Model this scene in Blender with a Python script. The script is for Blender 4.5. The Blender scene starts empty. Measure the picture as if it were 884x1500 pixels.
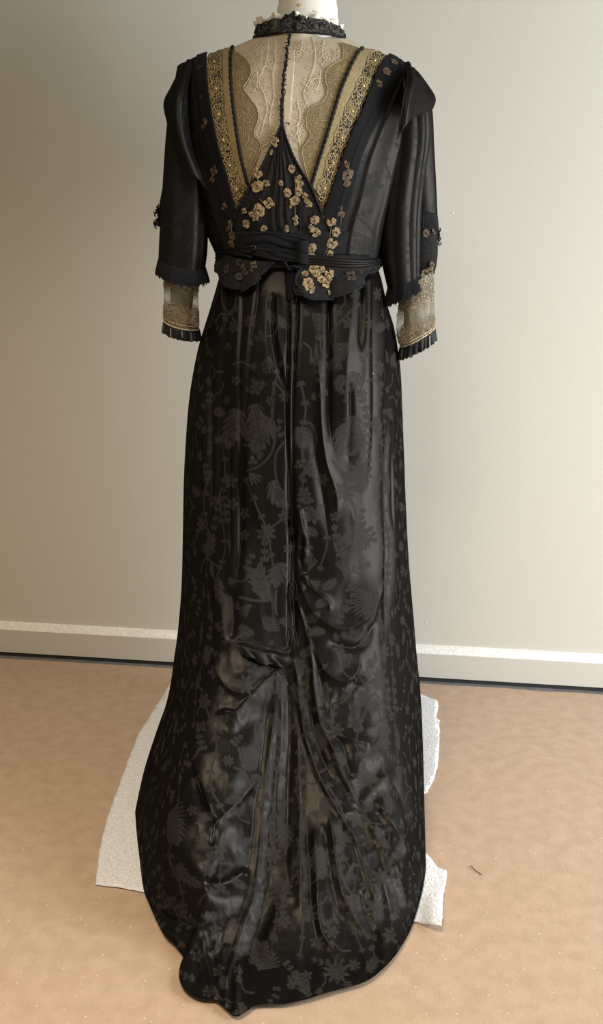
import bpy, bmesh, math, random
import numpy as np
from mathutils import Vector
from mathutils.bvhtree import BVHTree
from mathutils.geometry import delaunay_2d_cdt

random.seed(7); rng = np.random.default_rng(7)
SC = bpy.context.scene
COL = SC.collection

# ------------------------------------------------------------------ camera
H, PITCH, F = 1.04, math.radians(15.0), 1400.0
cd = bpy.data.cameras.new('camera'); cam = bpy.data.objects.new('camera', cd); COL.objects.link(cam)
cam.location = (0, 0, H); cam.rotation_euler = (math.radians(90) - PITCH, 0, 0)
cd.sensor_fit = 'VERTICAL'; cd.sensor_height = 24.0; cd.lens = F / 1500 * 24.0
cd.clip_start = 0.02
SC.camera = cam
# ------------------------------------------------------------------ light
w = bpy.data.worlds.new('world'); SC.world = w; w.use_nodes = True
bg = w.node_tree.nodes['Background']
bg.inputs['Color'].default_value = (1.0, 0.85, 0.58, 1); bg.inputs['Strength'].default_value = 0.20
def area(name, loc, target, sx, sy, power, col):
    d = bpy.data.lights.new(name, 'AREA'); d.shape = 'RECTANGLE'; d.size = sx; d.size_y = sy
    d.energy = power; d.color = col
    o = bpy.data.objects.new(name, d); COL.objects.link(o); o.location = loc
    o.rotation_euler = (Vector(target) - Vector(loc)).to_track_quat('-Z', 'Y').to_euler()
    return o
area('window_daylight', (2.30, 0.80, 1.05), (0.0, 2.05, 0.8), 1.1, 2.0, 98, (0.91, 0.96, 1.0))
area('ceiling_lamp', (-0.55, 0.35, 2.7), (-0.5, 0.75, 0.0), 1.2, 0.6, 20, (1.0, 0.84, 0.64)).data.spread = math.radians(95)
SC.view_settings.view_transform = 'Standard'; SC.view_settings.look = 'None'
SC.view_settings.gamma = 1.0; SC.view_settings.use_curve_mapping = False
SC.view_settings.exposure = 0.26

# ------------------------------------------------------------------ picture <-> world
CP, SP = math.cos(PITCH), math.sin(PITCH)
def unproj(px, py, y):
    """world point on the vertical plane at depth y that is seen at (px, py)"""
    px = np.asarray(px, float); py = np.asarray(py, float); y = np.asarray(y, float)
    dx = (px - 442) / F; dy = (750 - py) / F
    wy = CP + dy * SP; wz = -SP + dy * CP
    t = y / wy
    return np.stack([dx * t, wy * t, H + wz * t], -1)
def floor_y(py, z=0.0):
    dy = (750 - np.asarray(py, float)) / F
    return (z - H) * (CP + dy * SP) / (-SP + dy * CP)
def on_floor(px, py, z=0.0):
    return unproj(px, py, floor_y(py, z))
def proj(P):
    x, y, z = P[..., 0], P[..., 1], P[..., 2] - H
    zc = y * CP - z * SP; yc = z * CP + y * SP
    return 442 + F * x / zc, 750 - F * yc / zc

# ------------------------------------------------------------------ numeric helpers
def smooth(a, b, x):
    t = np.clip((x - a) / (b - a), 0, 1); return t * t * (3 - 2 * t)
def cr(P, n):
    """Catmull-Rom through rows of P (k,d), resampled to n points evenly in the parameter"""
    P = np.asarray(P, float); k = len(P)
    if k == 2:
        t = np.linspace(0, 1, n).reshape((-1,) + (1,) * (P.ndim - 1)); return P[0] * (1 - t) + P[1] * t
    Q = np.concatenate([(2 * P[0] - P[1])[None], P, (2 * P[-1] - P[-2])[None]])
    s = np.linspace(0, k - 1, n); i = np.minimum(s.astype(int), k - 2); f = (s - i)
    f = f.reshape((-1,) + (1,) * (P.ndim - 1))
    a, b, c, d = Q[i], Q[i + 1], Q[i + 2], Q[i + 3]
    return 0.5 * (2 * b + (c - a) * f + (2 * a - 5 * b + 4 * c - d) * f ** 2 + (3 * b - a - 3 * c + d) * f ** 3)
def arc(P, n):
    """polyline smoothed and resampled evenly along its length"""
    D = cr(P, max(200, 20 * len(P)))
    L = np.concatenate([[0], np.cumsum(np.linalg.norm(np.diff(D, axis=0), axis=1))])
    t = np.linspace(0, L[-1], n)
    return np.stack([np.interp(t, L, D[:, j]) for j in range(D.shape[1])], -1)
def net(C, nr, nc):
    """control net (r,c,d) -> smooth dense grid (nr,nc,d)"""
    C = np.asarray(C, float)
    A = cr(C, nr)
    return np.swapaxes(cr(np.swapaxes(A, 0, 1), nc), 0, 1)
def normals(G):
    du = np.gradient(G, axis=1); dv = np.gradient(G, axis=0)
    n = np.cross(dv, du); n /= np.linalg.norm(n, axis=-1, keepdims=True) + 1e-12
    return n
def vnoise(x, y, seed=0):
    """smooth value noise"""
    r = np.random.default_rng(seed).random((64, 64))
    xi = np.floor(x).astype(int); yi = np.floor(y).astype(int); fx = x - xi; fy = y - yi
    fx = fx * fx * (3 - 2 * fx); fy = fy * fy * (3 - 2 * fy)
    g = lambda a, b: r[b % 64, a % 64]
    return (g(xi, yi) * (1 - fx) + g(xi + 1, yi) * fx) * (1 - fy) + (g(xi, yi + 1) * (1 - fx) + g(xi + 1, yi + 1) * fx) * fy - .5

# ------------------------------------------------------------------ mesh helpers
def link(o, parent=None):
    COL.objects.link(o)
    if parent is not None: o.parent = parent
    return o
def np_mesh(name, V, Fq, mat, parent=None, attrs=None, shade=True):
    V = np.asarray(V, np.float32).reshape(-1, 3); Fq = np.asarray(Fq, np.int32)
    me = bpy.data.meshes.new(name); k = Fq.shape[1]
    me.vertices.add(len(V)); me.vertices.foreach_set('co', V.ravel())
    me.loops.add(Fq.size); me.loops.foreach_set('vertex_index', Fq.ravel())
    me.polygons.add(len(Fq)); me.polygons.foreach_set('loop_start', np.arange(0, Fq.size, k, dtype=np.int32))
    me.update(calc_edges=True)
    if shade: me.polygons.foreach_set('use_smooth', np.ones(len(Fq), bool))
    for an, av in (attrs or {}).items():
        a = me.attributes.new(an, 'FLOAT', 'POINT'); a.data.foreach_set('value', np.asarray(av, np.float32).ravel())
    me.materials.append(mat)
    return link(bpy.data.objects.new(name, me), parent)
def grid_faces(nr, nc, wrap=False, off=0):
    i = np.arange(nr - 1)[:, None]; j = np.arange(nc if wrap else nc - 1)[None, :]
    j2 = (j + 1) % nc
    a = i * nc + j; b = i * nc + j2
    return np.stack([a + 0 * b, b, b + nc, a + nc], -1).reshape(-1, 4) + off
def grid_obj(name, G, mat, parent=None, wrap=False, attrs=None, thick=0.0, caps=False):
    nr, nc = G.shape[:2]
    o = np_mesh(name, G, grid_faces(nr, nc, wrap), mat, parent, attrs)
    if thick:
        m = o.modifiers.new('cloth thickness', 'SOLIDIFY'); m.thickness = thick; m.offset = -1
    return o
class MB:
    """collects tubes / blobs into one mesh"""
    def __init__(s): s.V = []; s.F = []; s.n = 0
    def add(s, V, Fq):
        V = np.asarray(V, float).reshape(-1, 3); s.V.append(V); s.F.append(np.asarray(Fq) + s.n); s.n += len(V)
    def tube(s, P, r, k=5, closed=False):
        P = np.asarray(P, float); n = len(P)
        T = np.gradient(P, axis=0) if not closed else (np.roll(P, -1, 0) - np.roll(P, 1, 0))
        T /= np.linalg.norm(T, axis=1, keepdims=True) + 1e-12
        ref = np.array([0.13, 1.0, 0.21])
        A = np.cross(T, ref); A /= np.linalg.norm(A, axis=1, keepdims=True) + 1e-12
        B = np.cross(T, A)
        r = np.broadcast_to(np.asarray(r, float), (n,))
        ph = np.arange(k) * 2 * math.pi / k
        G = P[:, None] + r[:, None, None] * (A[:, None] * np.cos(ph)[None, :, None] + B[:, None] * np.sin(ph)[None, :, None])
        Fq = grid_faces(n, k, True)
        if closed:
            j = np.arange(k); j2 = (j + 1) % k
            Fq = np.vstack([Fq, np.stack([(n - 1) * k + j, (n - 1) * k + j2, j2, j], -1)])
        s.add(G, Fq)
    def blob(s, c, r, k=6):
        r = np.broadcast_to(np.asarray(r, float), (3,))
        th = np.linspace(0.01, math.pi - .01, 5); ph = np.arange(k) * 2 * math.pi / k
        G = np.stack([np.sin(th)[:, None] * np.cos(ph), np.sin(th)[:, None] * np.sin(ph), np.cos(th)[:, None] + 0 * ph], -1) * r + np.asarray(c)
        s.add(G, grid_faces(5, k, True))
    def build(s, name, mat, parent=None, stuff=False):
        o = np_mesh(name, np.vstack(s.V), np.vstack(s.F), mat, parent)
        if stuff: o['kind'] = 'stuff'
        return o
def empty(name, loc):
    o = bpy.data.objects.new(name, None); o.empty_display_size = .1; COL.objects.link(o); o.location = loc
    return o
def tag(o, label, cat, group=None):
    o['label'] = label; o['category'] = cat
    if group: o['group'] = group
    return o

# ------------------------------------------------------------------ materials
def mat(name, col, rough=.6, spec=.5, bump=0, bscale=300, var=0, vscale=8, col2=None, sheen=0, metal=0, alpha=None):
    m = bpy.data.materials.new(name); m.use_nodes = True; nt = m.node_tree; p = nt.nodes['Principled BSDF']
    p.inputs['Base Color'].default_value = (*col, 1); p.inputs['Roughness'].default_value = rough
    p.inputs['Specular IOR Level'].default_value = spec; p.inputs['Metallic'].default_value = metal
    p.inputs['Sheen Weight'].default_value = sheen
    tc = nt.nodes.new('ShaderNodeTexCoord')
    if var:
        n = nt.nodes.new('ShaderNodeTexNoise'); n.inputs['Scale'].default_value = vscale; n.inputs['Detail'].default_value = 6
        nt.links.new(tc.outputs['Object'], n.inputs['Vector'])
        mx = nt.nodes.new('ShaderNodeMix'); mx.data_type = 'RGBA'
        c2 = col2 or tuple(c * (1 - var) for c in col)
        mx.inputs[6].default_value = (*col, 1); mx.inputs[7].default_value = (*c2, 1)
        rp = nt.nodes.new('ShaderNodeMapRange'); rp.inputs[1].default_value = .35; rp.inputs[2].default_value = .65
        nt.links.new(n.outputs['Fac'], rp.inputs[0]); nt.links.new(rp.outputs[0], mx.inputs[0])
        nt.links.new(mx.outputs[2], p.inputs['Base Color'])
    if bump:
        n = nt.nodes.new('ShaderNodeTexNoise'); n.inputs['Scale'].default_value = bscale; n.inputs['Detail'].default_value = 3
        nt.links.new(tc.outputs['Object'], n.inputs['Vector'])
        b = nt.nodes.new('ShaderNodeBump'); b.inputs['Strength'].default_value = bump; b.inputs['Distance'].default_value = .002
        nt.links.new(n.outputs['Fac'], b.inputs['Height']); nt.links.new(b.outputs[0], p.inputs['Normal'])
    return m
def lace_mat(name, gold, dark, scale, lo, hi, see_through=False, rough=.6, noise_mix=.5):
    """thread network: voronoi cell borders are thread, cell insides are dark cloth or open net"""
    m = bpy.data.materials.new(name); m.use_nodes = True; nt = m.node_tree; p = nt.nodes['Principled BSDF']
    N = nt.nodes.new; L = nt.links.new
    tc = N('ShaderNodeTexCoord')
    wv = N('ShaderNodeTexNoise'); wv.inputs['Scale'].default_value = scale * .5; wv.inputs['Detail'].default_value = 2
    L(tc.outputs['Object'], wv.inputs['Vector'])
    ad = N('ShaderNodeVectorMath'); ad.operation = 'MULTIPLY_ADD'; ad.inputs[1].default_value = (.9 / scale,) * 3
    L(wv.outputs['Color'], ad.inputs[0]); L(tc.outputs['Object'], ad.inputs[2])
    v = N('ShaderNodeTexVoronoi'); v.feature = 'DISTANCE_TO_EDGE'; v.inputs['Scale'].default_value = scale
    L(ad.outputs[0], v.inputs['Vector'])
    mr = N('ShaderNodeMapRange'); mr.inputs[1].default_value = lo; mr.inputs[2].default_value = hi
    mr.inputs[3].default_value = 1; mr.inputs[4].default_value = 0
    L(v.outputs['Distance'], mr.inputs[0])
    n2 = N('ShaderNodeTexNoise'); n2.inputs['Scale'].default_value = scale * 2.2; n2.inputs['Detail'].default_value = 4
    L(tc.outputs['Object'], n2.inputs['Vector'])
    bright = N('ShaderNodeMix'); bright.data_type = 'RGBA'
    bright.inputs[6].default_value = (*[c * .45 for c in gold], 1); bright.inputs[7].default_value = (*[min(1, c * 1.5) for c in gold], 1)
    mr2 = N('ShaderNodeMapRange'); mr2.inputs[1].default_value = .35; mr2.inputs[2].default_value = .68
    L(n2.outputs['Fac'], mr2.inputs[0]); L(mr2.outputs[0], bright.inputs[0])
    mx = N('ShaderNodeMix'); mx.data_type = 'RGBA'; mx.inputs[6].default_value = (*dark, 1)
    L(mr.outputs[0], mx.inputs[0]); L(bright.outputs[2], mx.inputs[7]); L(mx.outputs[2], p.inputs['Base Color'])
    p.inputs['Roughness'].default_value = rough; p.inputs['Specular IOR Level'].default_value = .35
    b = N('ShaderNodeBump'); b.inputs['Strength'].default_value = .5; b.inputs['Distance'].default_value = .001
    L(mr.outputs[0], b.inputs['Height']); L(b.outputs[0], p.inputs['Normal'])
    if see_through:
        a = N('ShaderNodeAttribute'); a.attribute_name = 'cover'
        mm = N('ShaderNodeMath'); mm.operation = 'MAXIMUM'
        ml = N('ShaderNodeMath'); ml.operation = 'MULTIPLY_ADD'; ml.inputs[1].default_value = 1.6; ml.inputs[2].default_value = -.75
        L(n2.outputs['Fac'], ml.inputs[0])
        pw = N('ShaderNodeMath'); pw.operation = 'ADD'; pw.use_clamp = True
        mu = N('ShaderNodeMath'); mu.operation = 'MULTIPLY'; L(mr.outputs[0], mu.inputs[0]); L(a.outputs['Fac'], mu.inputs[1])
        L(mu.outputs[0], pw.inputs[0])
        a2 = N('ShaderNodeMath'); a2.operation = 'MULTIPLY_ADD'; a2.inputs[1].default_value = .45; a2.inputs[2].default_value = .14
        L(a.outputs['Fac'], a2.inputs[0]); L(a2.outputs[0], pw.inputs[1])
        L(pw.outputs[0], p.inputs['Alpha'])
    return m
def damask_mat(name, ground=(.0048, .0044, .0041), motif=(.0250, .0230, .0212), r0=.31, r1=.58, g0=.0125, g1=.006):
    """satin: a dark diffuse cloth plus a faint constant sheen, glossier in the ground than in the woven motif"""
    m = bpy.data.materials.new(name); m.use_nodes = True; nt = m.node_tree; nt.nodes.remove(nt.nodes['Principled BSDF'])
    N = nt.nodes.new; L = nt.links.new; out = nt.nodes['Material Output']
    a = N('ShaderNodeAttribute'); a.attribute_name = 'damask'
    mx = N('ShaderNodeMix'); mx.data_type = 'RGBA'; mx.inputs[6].default_value = (*ground, 1); mx.inputs[7].default_value = (*motif, 1)
    gx = N('ShaderNodeMix'); gx.data_type = 'RGBA'; gx.inputs[6].default_value = (g0, g0 * .91, g0 * .82, 1); gx.inputs[7].default_value = (g1, g1 * .95, g1 * .9, 1)
    r = N('ShaderNodeMapRange'); r.inputs[3].default_value = r0; r.inputs[4].default_value = r1
    for q in (mx.inputs[0], gx.inputs[0], r.inputs[0]): L(a.outputs['Fac'], q)
    d = N('ShaderNodeBsdfDiffuse'); g = N('ShaderNodeBsdfGlossy'); ad = N('ShaderNodeAddShader')
    L(mx.outputs[2], d.inputs['Color']); L(gx.outputs[2], g.inputs['Color']); L(r.outputs[0], g.inputs['Roughness'])
    L(d.outputs[0], ad.inputs[0]); L(g.outputs[0], ad.inputs[1]); L(ad.outputs[0], out.inputs['Surface'])
    tc = N('ShaderNodeTexCoord'); n = N('ShaderNodeTexNoise'); n.inputs['Scale'].default_value = 2400
    L(tc.outputs['Object'], n.inputs['Vector'])
    b = N('ShaderNodeBump'); b.inputs['Strength'].default_value = .22; b.inputs['Distance'].default_value = .0006
    L(n.outputs['Fac'], b.inputs['Height']); L(b.outputs[0], d.inputs['Normal']); L(b.outputs[0], g.inputs['Normal'])
    return m
M = {}
M['wall'] = mat('greige_wall_paint', (.568, .550, .490), .75, .3, bump=.10, bscale=260)
M['base'] = mat('greige_baseboard_paint', (.555, .535, .49), .55, .4, bump=.05, bscale=200)
M['base_top'] = mat('mottled_white_edge', (.86, .85, .80), .5, .4, var=.16, vscale=120)  # whiter than the board face, mottled by noise
M['floor'] = mat('grey_vinyl_floor', (.20, .20, .20), .5, .4, var=.3, vscale=40)
M['gap'] = mat('gap_shade_colour', (.03, .03, .032), .6, .3)  # near-black colour stands in for the shade in the gap below the baseboard
M['kraft'] = mat('brown_kraft_paper', (.455, .332, .243), .62, .3, bump=.25, bscale=240, var=.20, vscale=34, col2=(.405, .292, .208))
def flecks(m, scale, thr, col):
    nt = m.node_tree; p = nt.nodes['Principled BSDF']; N = nt.nodes.new; L = nt.links.new
    v = N('ShaderNodeTexVoronoi'); v.inputs['Scale'].default_value = scale; tc = N('ShaderNodeTexCoord'); L(tc.outputs['Object'], v.inputs['Vector'])
    sp = N('ShaderNodeSeparateColor'); L(v.outputs['Color'], sp.inputs[0])
    r = N('ShaderNodeMath'); r.operation = 'MULTIPLY'; L(sp.outputs[0], r.inputs[0]); L(sp.outputs[0], r.inputs[1])
    t = N('ShaderNodeMath'); t.operation = 'MULTIPLY'; t.inputs[1].default_value = thr; L(r.outputs[0], t.inputs[0])
    c = N('ShaderNodeMath'); c.operation = 'LESS_THAN'; L(v.outputs['Distance'], c.inputs[0]); L(t.outputs[0], c.inputs[1])
    o = p.inputs['Base Color'].links[0].from_socket; mx = N('ShaderNodeMix'); mx.data_type = 'RGBA'
    L(c.outputs[0], mx.inputs[0]); L(o, mx.inputs[6]); mx.inputs[7].default_value = (*col, 1); L(mx.outputs[2], p.inputs['Base Color'])
flecks(M['kraft'], 95, .16, (.60, .49, .39))
M['foam'] = mat('white_packing_foam', (.76, .77, .80), .55, .4, bump=1, bscale=210, var=.22, vscale=190)
M['hair'] = mat('dark_thread', (.02, .017, .015), .5)
M['damask'] = damask_mat('black_damask_satin')
M['satin'] = damask_mat('black_satin_bodice', (.0050, .0049, .0050), (.0085, .0082, .0082), .42, .55, .016, .012)
M['ribbon'] = mat('matte_black_ribbon', (.0055, .0058, .0072), .8, .15, bump=.15, bscale=700)
M['net_black'] = mat('black_net_over_lining', (.0065, .0064, .0068), .75, .15, bump=.3, bscale=600, var=.4, vscale=150, col2=(.013, .012, .012))
M['yoke'] = mat('beige_silk_net', (.47, .405, .30), .75, .3, bump=.35, bscale=700, var=.15, vscale=40)
M['thread'] = mat('pale_beige_thread', (.66, .58, .43), .55, .4)
M['scallop'] = lace_mat('olive_gold_lace', (.235, .185, .088), (.14, .11, .056), 420, .02, .22)
M['strip'] = lace_mat('gold_net_strip', (.36, .285, .14), (.22, .175, .09), 520, .02, .2)
M['laceblack'] = lace_mat('black_and_gold_lace', (.42, .335, .165), (.006, .006, .006), 165, .02, .055)
M['gold'] = mat('gold_thread', (.54, .43, .215), .45, .5, var=.5, vscale=260)
M['lacegold'] = mat('tarnished_gold_thread', (.40, .32, .20), .55, .4, col2=(.13, .10, .06), var=.7, vscale=160)
M['bead'] = mat('gold_bead', (.75, .55, .26), .25, .7, metal=.6)
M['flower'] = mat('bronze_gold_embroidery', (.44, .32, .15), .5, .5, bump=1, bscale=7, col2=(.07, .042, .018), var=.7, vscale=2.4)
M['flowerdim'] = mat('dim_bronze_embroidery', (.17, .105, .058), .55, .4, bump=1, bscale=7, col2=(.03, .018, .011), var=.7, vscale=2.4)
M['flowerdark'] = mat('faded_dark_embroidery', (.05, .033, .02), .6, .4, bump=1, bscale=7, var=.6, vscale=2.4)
M['cord'] = mat('black_silk_cord', (.006, .006, .0075), .65, .2, bump=.4, bscale=800)
M['fringe'] = mat('black_gauze_frill', (.0055, .006, .008), .75, .2, bump=.6, bscale=500)
M['collar'] = lace_mat('black_lace_collar', (.10, .09, .06), (.006, .006, .006), 260, .02, .14)
M['white'] = mat('white_cotton_frill', (.68, .65, .58), .8, .2, bump=.2, bscale=300)
M['neckwhite'] = mat('white_neck_cover', (.74, .71, .66), .7, .3, bump=.12, bscale=90, var=.06, vscale=30)
M['neckcanvas'] = mat('cream_canvas', (.50, .42, .31), .8, .2, bump=.3, bscale=500)
M['stain'] = mat('tan_adhesive_spot', (.62, .44, .22), .7, .2)
M['metal'] = mat('grey_steel', (.35, .35, .36), .35, .5, metal=.9)
M['under'] = lace_mat('sheer_gold_undersleeve_lace', (.30, .245, .15), (.035, .035, .035), 300, .03, .20, see_through=True)
M['cuff'] = mat('black_pleated_gauze', (.007, .0075, .009), .6, .3, bump=.3, bscale=500)
M['cuffpale'] = mat('grey_gauze_pleat', (.16, .16, .15), .6, .4)
M['tissue'] = mat('pale_tissue_paper', (.40, .36, .29), .8, .2, bump=.5, bscale=60)

# ------------------------------------------------------------------ the setting
YW0, SL = 2.283, -0.143                              # back wall: y = YW0 + SL * x
def wy_(x): return YW0 + SL * x
wd = np.array([1, SL, 0.0]); wd /= np.linalg.norm(wd); wn = np.array([SL, -1, 0.0]) / math.hypot(SL, 1)
wa = math.atan(SL)
def wall_box(name, s0, s1, prof, m, parent=None):
    """prof: outline points (distance out of the wall, z), extruded along the wall from s0 to s1"""
    k = len(prof); V = []
    for s in (s0, s1):
        for d, z in prof:
            V.append(np.array([0, YW0, 0]) + wd * s + wn * d + np.array([0, 0, z]))
    bm = bmesh.new(); vs = [bm.verts.new(v) for v in V]
    for i in range(k): bm.faces.new((vs[i], vs[(i + 1) % k], vs[k + (i + 1) % k], vs[k + i]))
    bm.faces.new(vs[:k][::-1]); bm.faces.new(vs[k:])
    bmesh.ops.recalc_face_normals(bm, faces=bm.faces)
    me = bpy.data.meshes.new(name); bm.to_mesh(me); bm.free(); me.materials.append(m)
    return link(bpy.data.objects.new(name, me), parent)
wall = wall_box('wall_back', -2.6, 2.6, [(0, 0), (0, 2.8), (-.1, 2.8), (-.1, 0)], M['wall']); wall['kind'] = 'structure'
bb = wall_box('baseboard_back', -2.6, 2.6, [(0, .012), (.014, .012), (.014, .074), (.0135, .076), (0, .076)], M['base']); bb['kind'] = 'structure'
wall_box('top_edge', -2.6, 2.6, [(0, .0755), (.0145, .0755), (.0145, .0775), (.006, .094), (0, .0955)], M['base_top'], bb)['label'] = 'mottled white top edge'
wall_box('bottom_gap', -2.6, 2.6, [(0, .0), (.010, .0), (.010, .0125), (0, .0125)], M['gap'], bb)['label'] = 'dark strip painted as the shaded gap under the board'
def spot(px, py, r):
    p = unproj(px, py, 2.2); d = p - np.array([0, 0, H])
    t = YW0 / (d[1] - SL * d[0]); q = np.array([0, 0, H]) + d * t + wn * .0004
    mb = MB(); mb.blob(q, (r * 1.1, .0003, r * .6)); return mb.build('paint_fleck', M['base_top'], wall)
spot(664, 312, .0022); spot(625, 913, .0018)
fl = np_mesh('floor', [(-2.6, -.6, 0), (2.6, -.6, 0), (2.6, 2.0, 0), (2.6, wy_(2.6), 0), (-2.6, wy_(-2.6), 0), (-2.6, 2.0, 0)],
             [(0, 1, 2, 5), (5, 2, 3, 4)], M['floor'], shade=False); fl['kind'] = 'structure'
# kraft paper sheet with a slightly wavy edge a hand's breadth short of the wall
n = 260; xs = np.linspace(-1.9, 1.9, n); ed = np.array([wy_(x) for x in xs]) - .030 + .0022 * np.sin(xs * 23) * np.sin(xs * 9.1) + .003 * vnoise(xs * 12 + 40, xs * 0, 3)
ys = np.linspace(0, 1, 200)[:, None]
G = np.zeros((200, n, 3)); G[..., 0] = xs; G[..., 1] = -.45 * (1 - ys) + ed * ys
crk = vnoise(G[..., 0] * 5 + 9, G[..., 1] * 5 + 9, 5) * .5 + vnoise(G[..., 0] * 13, G[..., 1] * 13, 6) * .25
G[..., 2] = .0008 + .0016 * (crk + .4).clip(0)
kp = grid_obj('kraft_paper', G[:, ::-1], M['kraft'])
tag(kp, 'large brown kraft paper sheet covering the grey floor up to the wall', 'paper')

def foam(name, pts, z, label, seed, lift=0.0, inner=None):
    P = np.array(pts, float)
    D = []
    for a, b in zip(P, np.roll(P, -1, 0)):
        k = max(2, int(np.linalg.norm(b - a) / 4))
        for t in np.arange(k) / k: D.append(a + (b - a) * t)
    D = np.array(D); D += rng.normal(0, .35, D.shape)
    pts2 = [Vector(p) for p in D]; nb = len(pts2)
    x0, y0 = D.min(0); x1, y1 = D.max(0)
    for gx in np.arange(x0, x1, 7):
        for gy in np.arange(y0, y1, 7): pts2.append(Vector((gx + rng.uniform(-2, 2), gy + rng.uniform(-2, 2))))
    vo, eo, fo, *_ = delaunay_2d_cdt(pts2, [(i, (i + 1) % nb) for i in range(nb)], [], 1, 1e-4)
    vo = np.array([tuple(v) for v in vo])
    W = on_floor(vo[:, 0], vo[:, 1], z)
    W[:, 2] += .0012 * (vnoise(vo[:, 0] / 9, vo[:, 1] / 9, seed) + .5)
    if lift: W = on_floor(vo[:, 0], vo[:, 1], z + lift[2] * smooth(lift[0], lift[1], vo[:, 1]) * smooth(612, 636, vo[:, 0])) + np.array([0, 0, 1]) * (.0012 * (vnoise(vo[:, 0] / 9, vo[:, 1] / 9, seed) + .5))[:, None]
    fs = [f for f in fo if len(f) == 3]
    o = np_mesh(name, W, np.array(fs), M['foam'])
    bm = bmesh.new(); bm.from_mesh(o.data); bmesh.ops.recalc_face_normals(bm, faces=bm.faces)
    if sum(f.normal.z for f in bm.faces) < 0: bmesh.ops.reverse_faces(bm, faces=bm.faces)
    bm.to_mesh(o.data); bm.free()
    m = o.modifiers.new('foam thickness', 'SOLIDIFY'); m.thickness = .0014; m.offset = -1
    return tag(o, label, 'foam sheet')
foam('foam_sheet', [(262, 985), (250, 1000), (240, 1017), (222, 1046), (204, 1073), (192, 1103), (182, 1131), (172, 1158), (157, 1200), (146, 1245), (140, 1296), (173, 1300), (214, 1307), (300, 1312), (330, 1200), (320, 1000)],
     .0042, 'white crinkled packing foam spread on the brown paper left of the train', 11)
foam('foam_sheet', [(560, 1010), (616, 1016), (627, 1021), (641, 1026), (643, 1034), (639, 1050), (644, 1056), (644, 1080), (643.5, 1102), (641, 1125), (634, 1146), (626, 1160), (600, 1172), (560, 1165)],
     .0042, 'white packing foam with a notched edge between gown and baseboard at the right', 12)
foam('foam_sheet', [(560, 1245), (618, 1246), (626, 1251), (633, 1259), (641, 1271), (655, 1275), (654, 1292), (650, 1309), (649, 1330), (647, 1356), (628, 1354), (604, 1350), (560, 1345)],
     .0042, 'small white packing foam corner sticking out under the lower right hem', 13, (1285, 1360, .014))
mb = MB(); P2 = arc([(690, 1268), (697, 1275), (706, 1281)], 14); mb.tube(on_floor(P2[:, 0], P2[:, 1], .0036), .0007, 5)
tag(mb.build('thread_snippet', M['hair']), 'short dark thread lying on the brown paper at the right', 'thread')

# ------------------------------------------------------------------ dress form
SEAT = (0.0, 1.94, 0.0)
form = tag(empty('dress_form', SEAT), 'white covered dress form whose neck rises out of the black gown', 'mannequin')
gown = tag(empty('evening_gown', SEAT), 'long black damask evening gown with gold lace back and train', 'dress')
def part_loc(o):      # parents sit at SEAT: keep the geometry where it was modelled
    o.location = (-SEAT[0], -SEAT[1], -SEAT[2])
_link = link
def link(o, parent=None):
    COL.objects.link(o)
    if parent is not None:
        o.parent = parent
        if parent in (form, gown): part_loc(o)
    return o

# ---- torso shell: back half as a net in (px, py), front half mirrored
topL = [(262, 108), (285, 92), (318, 78), (346, 67), (376, 55), (402, 50), (437, 49), (472, 50), (500, 54), (528, 66), (556, 79), (582, 92), (604, 108)]
top = arc(topL, 41)
edgeL = arc([(262, 108), (265, 150), (270, 200), (285, 260), (304, 326), (320, 362), (328, 385), (326, 398)], 30)
edgeR = arc([(604, 108), (602, 150), (594, 200), (583, 260), (566, 335), (556, 368), (552, 386), (553, 398)], 30)
nu, nv = 121, 110
ui = np.linspace(0, 1, nu); ui = .55 * ui + .45 * (1 - np.cos(math.pi * ui)) / 2
wi = np.linspace(0, 1, nv); wi = .5 * wi + .5 * wi ** 2
TP = np.stack([np.interp(ui, np.linspace(0, 1, 41), top[:, k]) for k in (0, 1)], -1)
EL = np.stack([np.interp(wi, np.linspace(0, 1, 30), edgeL[:, k]) for k in (0, 1)], -1)
ER = np.stack([np.interp(wi, np.linspace(0, 1, 30), edgeR[:, k]) for k in (0, 1)], -1)
bot = np.stack([326 + (553 - 326) * ui, 398 + 6 * np.sin(math.pi * ui)], -1)
U = ui[None, :, None]; Wt = wi[:, None, None]
PX = (1 - U) * EL[:, None] + U * ER[:, None] + (1 - Wt) * TP[None] + Wt * bot[None] \
     - ((1 - U) * (1 - Wt) * TP[0] + U * (1 - Wt) * TP[-1] + (1 - U) * Wt * bot[0] + U * Wt * bot[-1])
kk = np.sqrt(np.clip(1 - np.abs(2 * ui - 1) ** 2.6, 0, 1))[None, :]
yc = np.interp(wi, [0, .05, .12, .25, .4, .6, .8, 1], [1.885, 1.852, 1.828, 1.806, 1.800, 1.812, 1.830, 1.842])[:, None]
roll = np.clip(1 - (1 - wi[:, None] / .16).clip(0) ** 2.2, 0, 1)          # shoulders roll over the top
shoulder = smooth(.05, .33, np.minimum(ui, 1 - ui))[None, :]
edgey = 1.935
YB = edgey + (yc - edgey) * kk
toprow = 1.93 + (1.868 - 1.93) * np.exp(-((ui - .5) / .16) ** 2)[None, :]
YB = toprow * (1 - np.sqrt(np.clip(1 - (1 - wi[:, None] / .14).clip(0) ** 2, 0, 1))) + YB * np.sqrt(np.clip(1 - (1 - wi[:, None] / .14).clip(0) ** 2, 0, 1))
TG = unproj(PX[..., 0], PX[..., 1], YB)
TF = TG.copy(); TF[..., 1] = 1.938 + (1.938 - TG[..., 1]) * (1.0 + .35 * np.sin(math.pi * np.clip(wi * 1.1, 0, 1)))[:, None]
TFULL = np.concatenate([TG, TF[:, ::-1][:, 1:-1]], 1)
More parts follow.
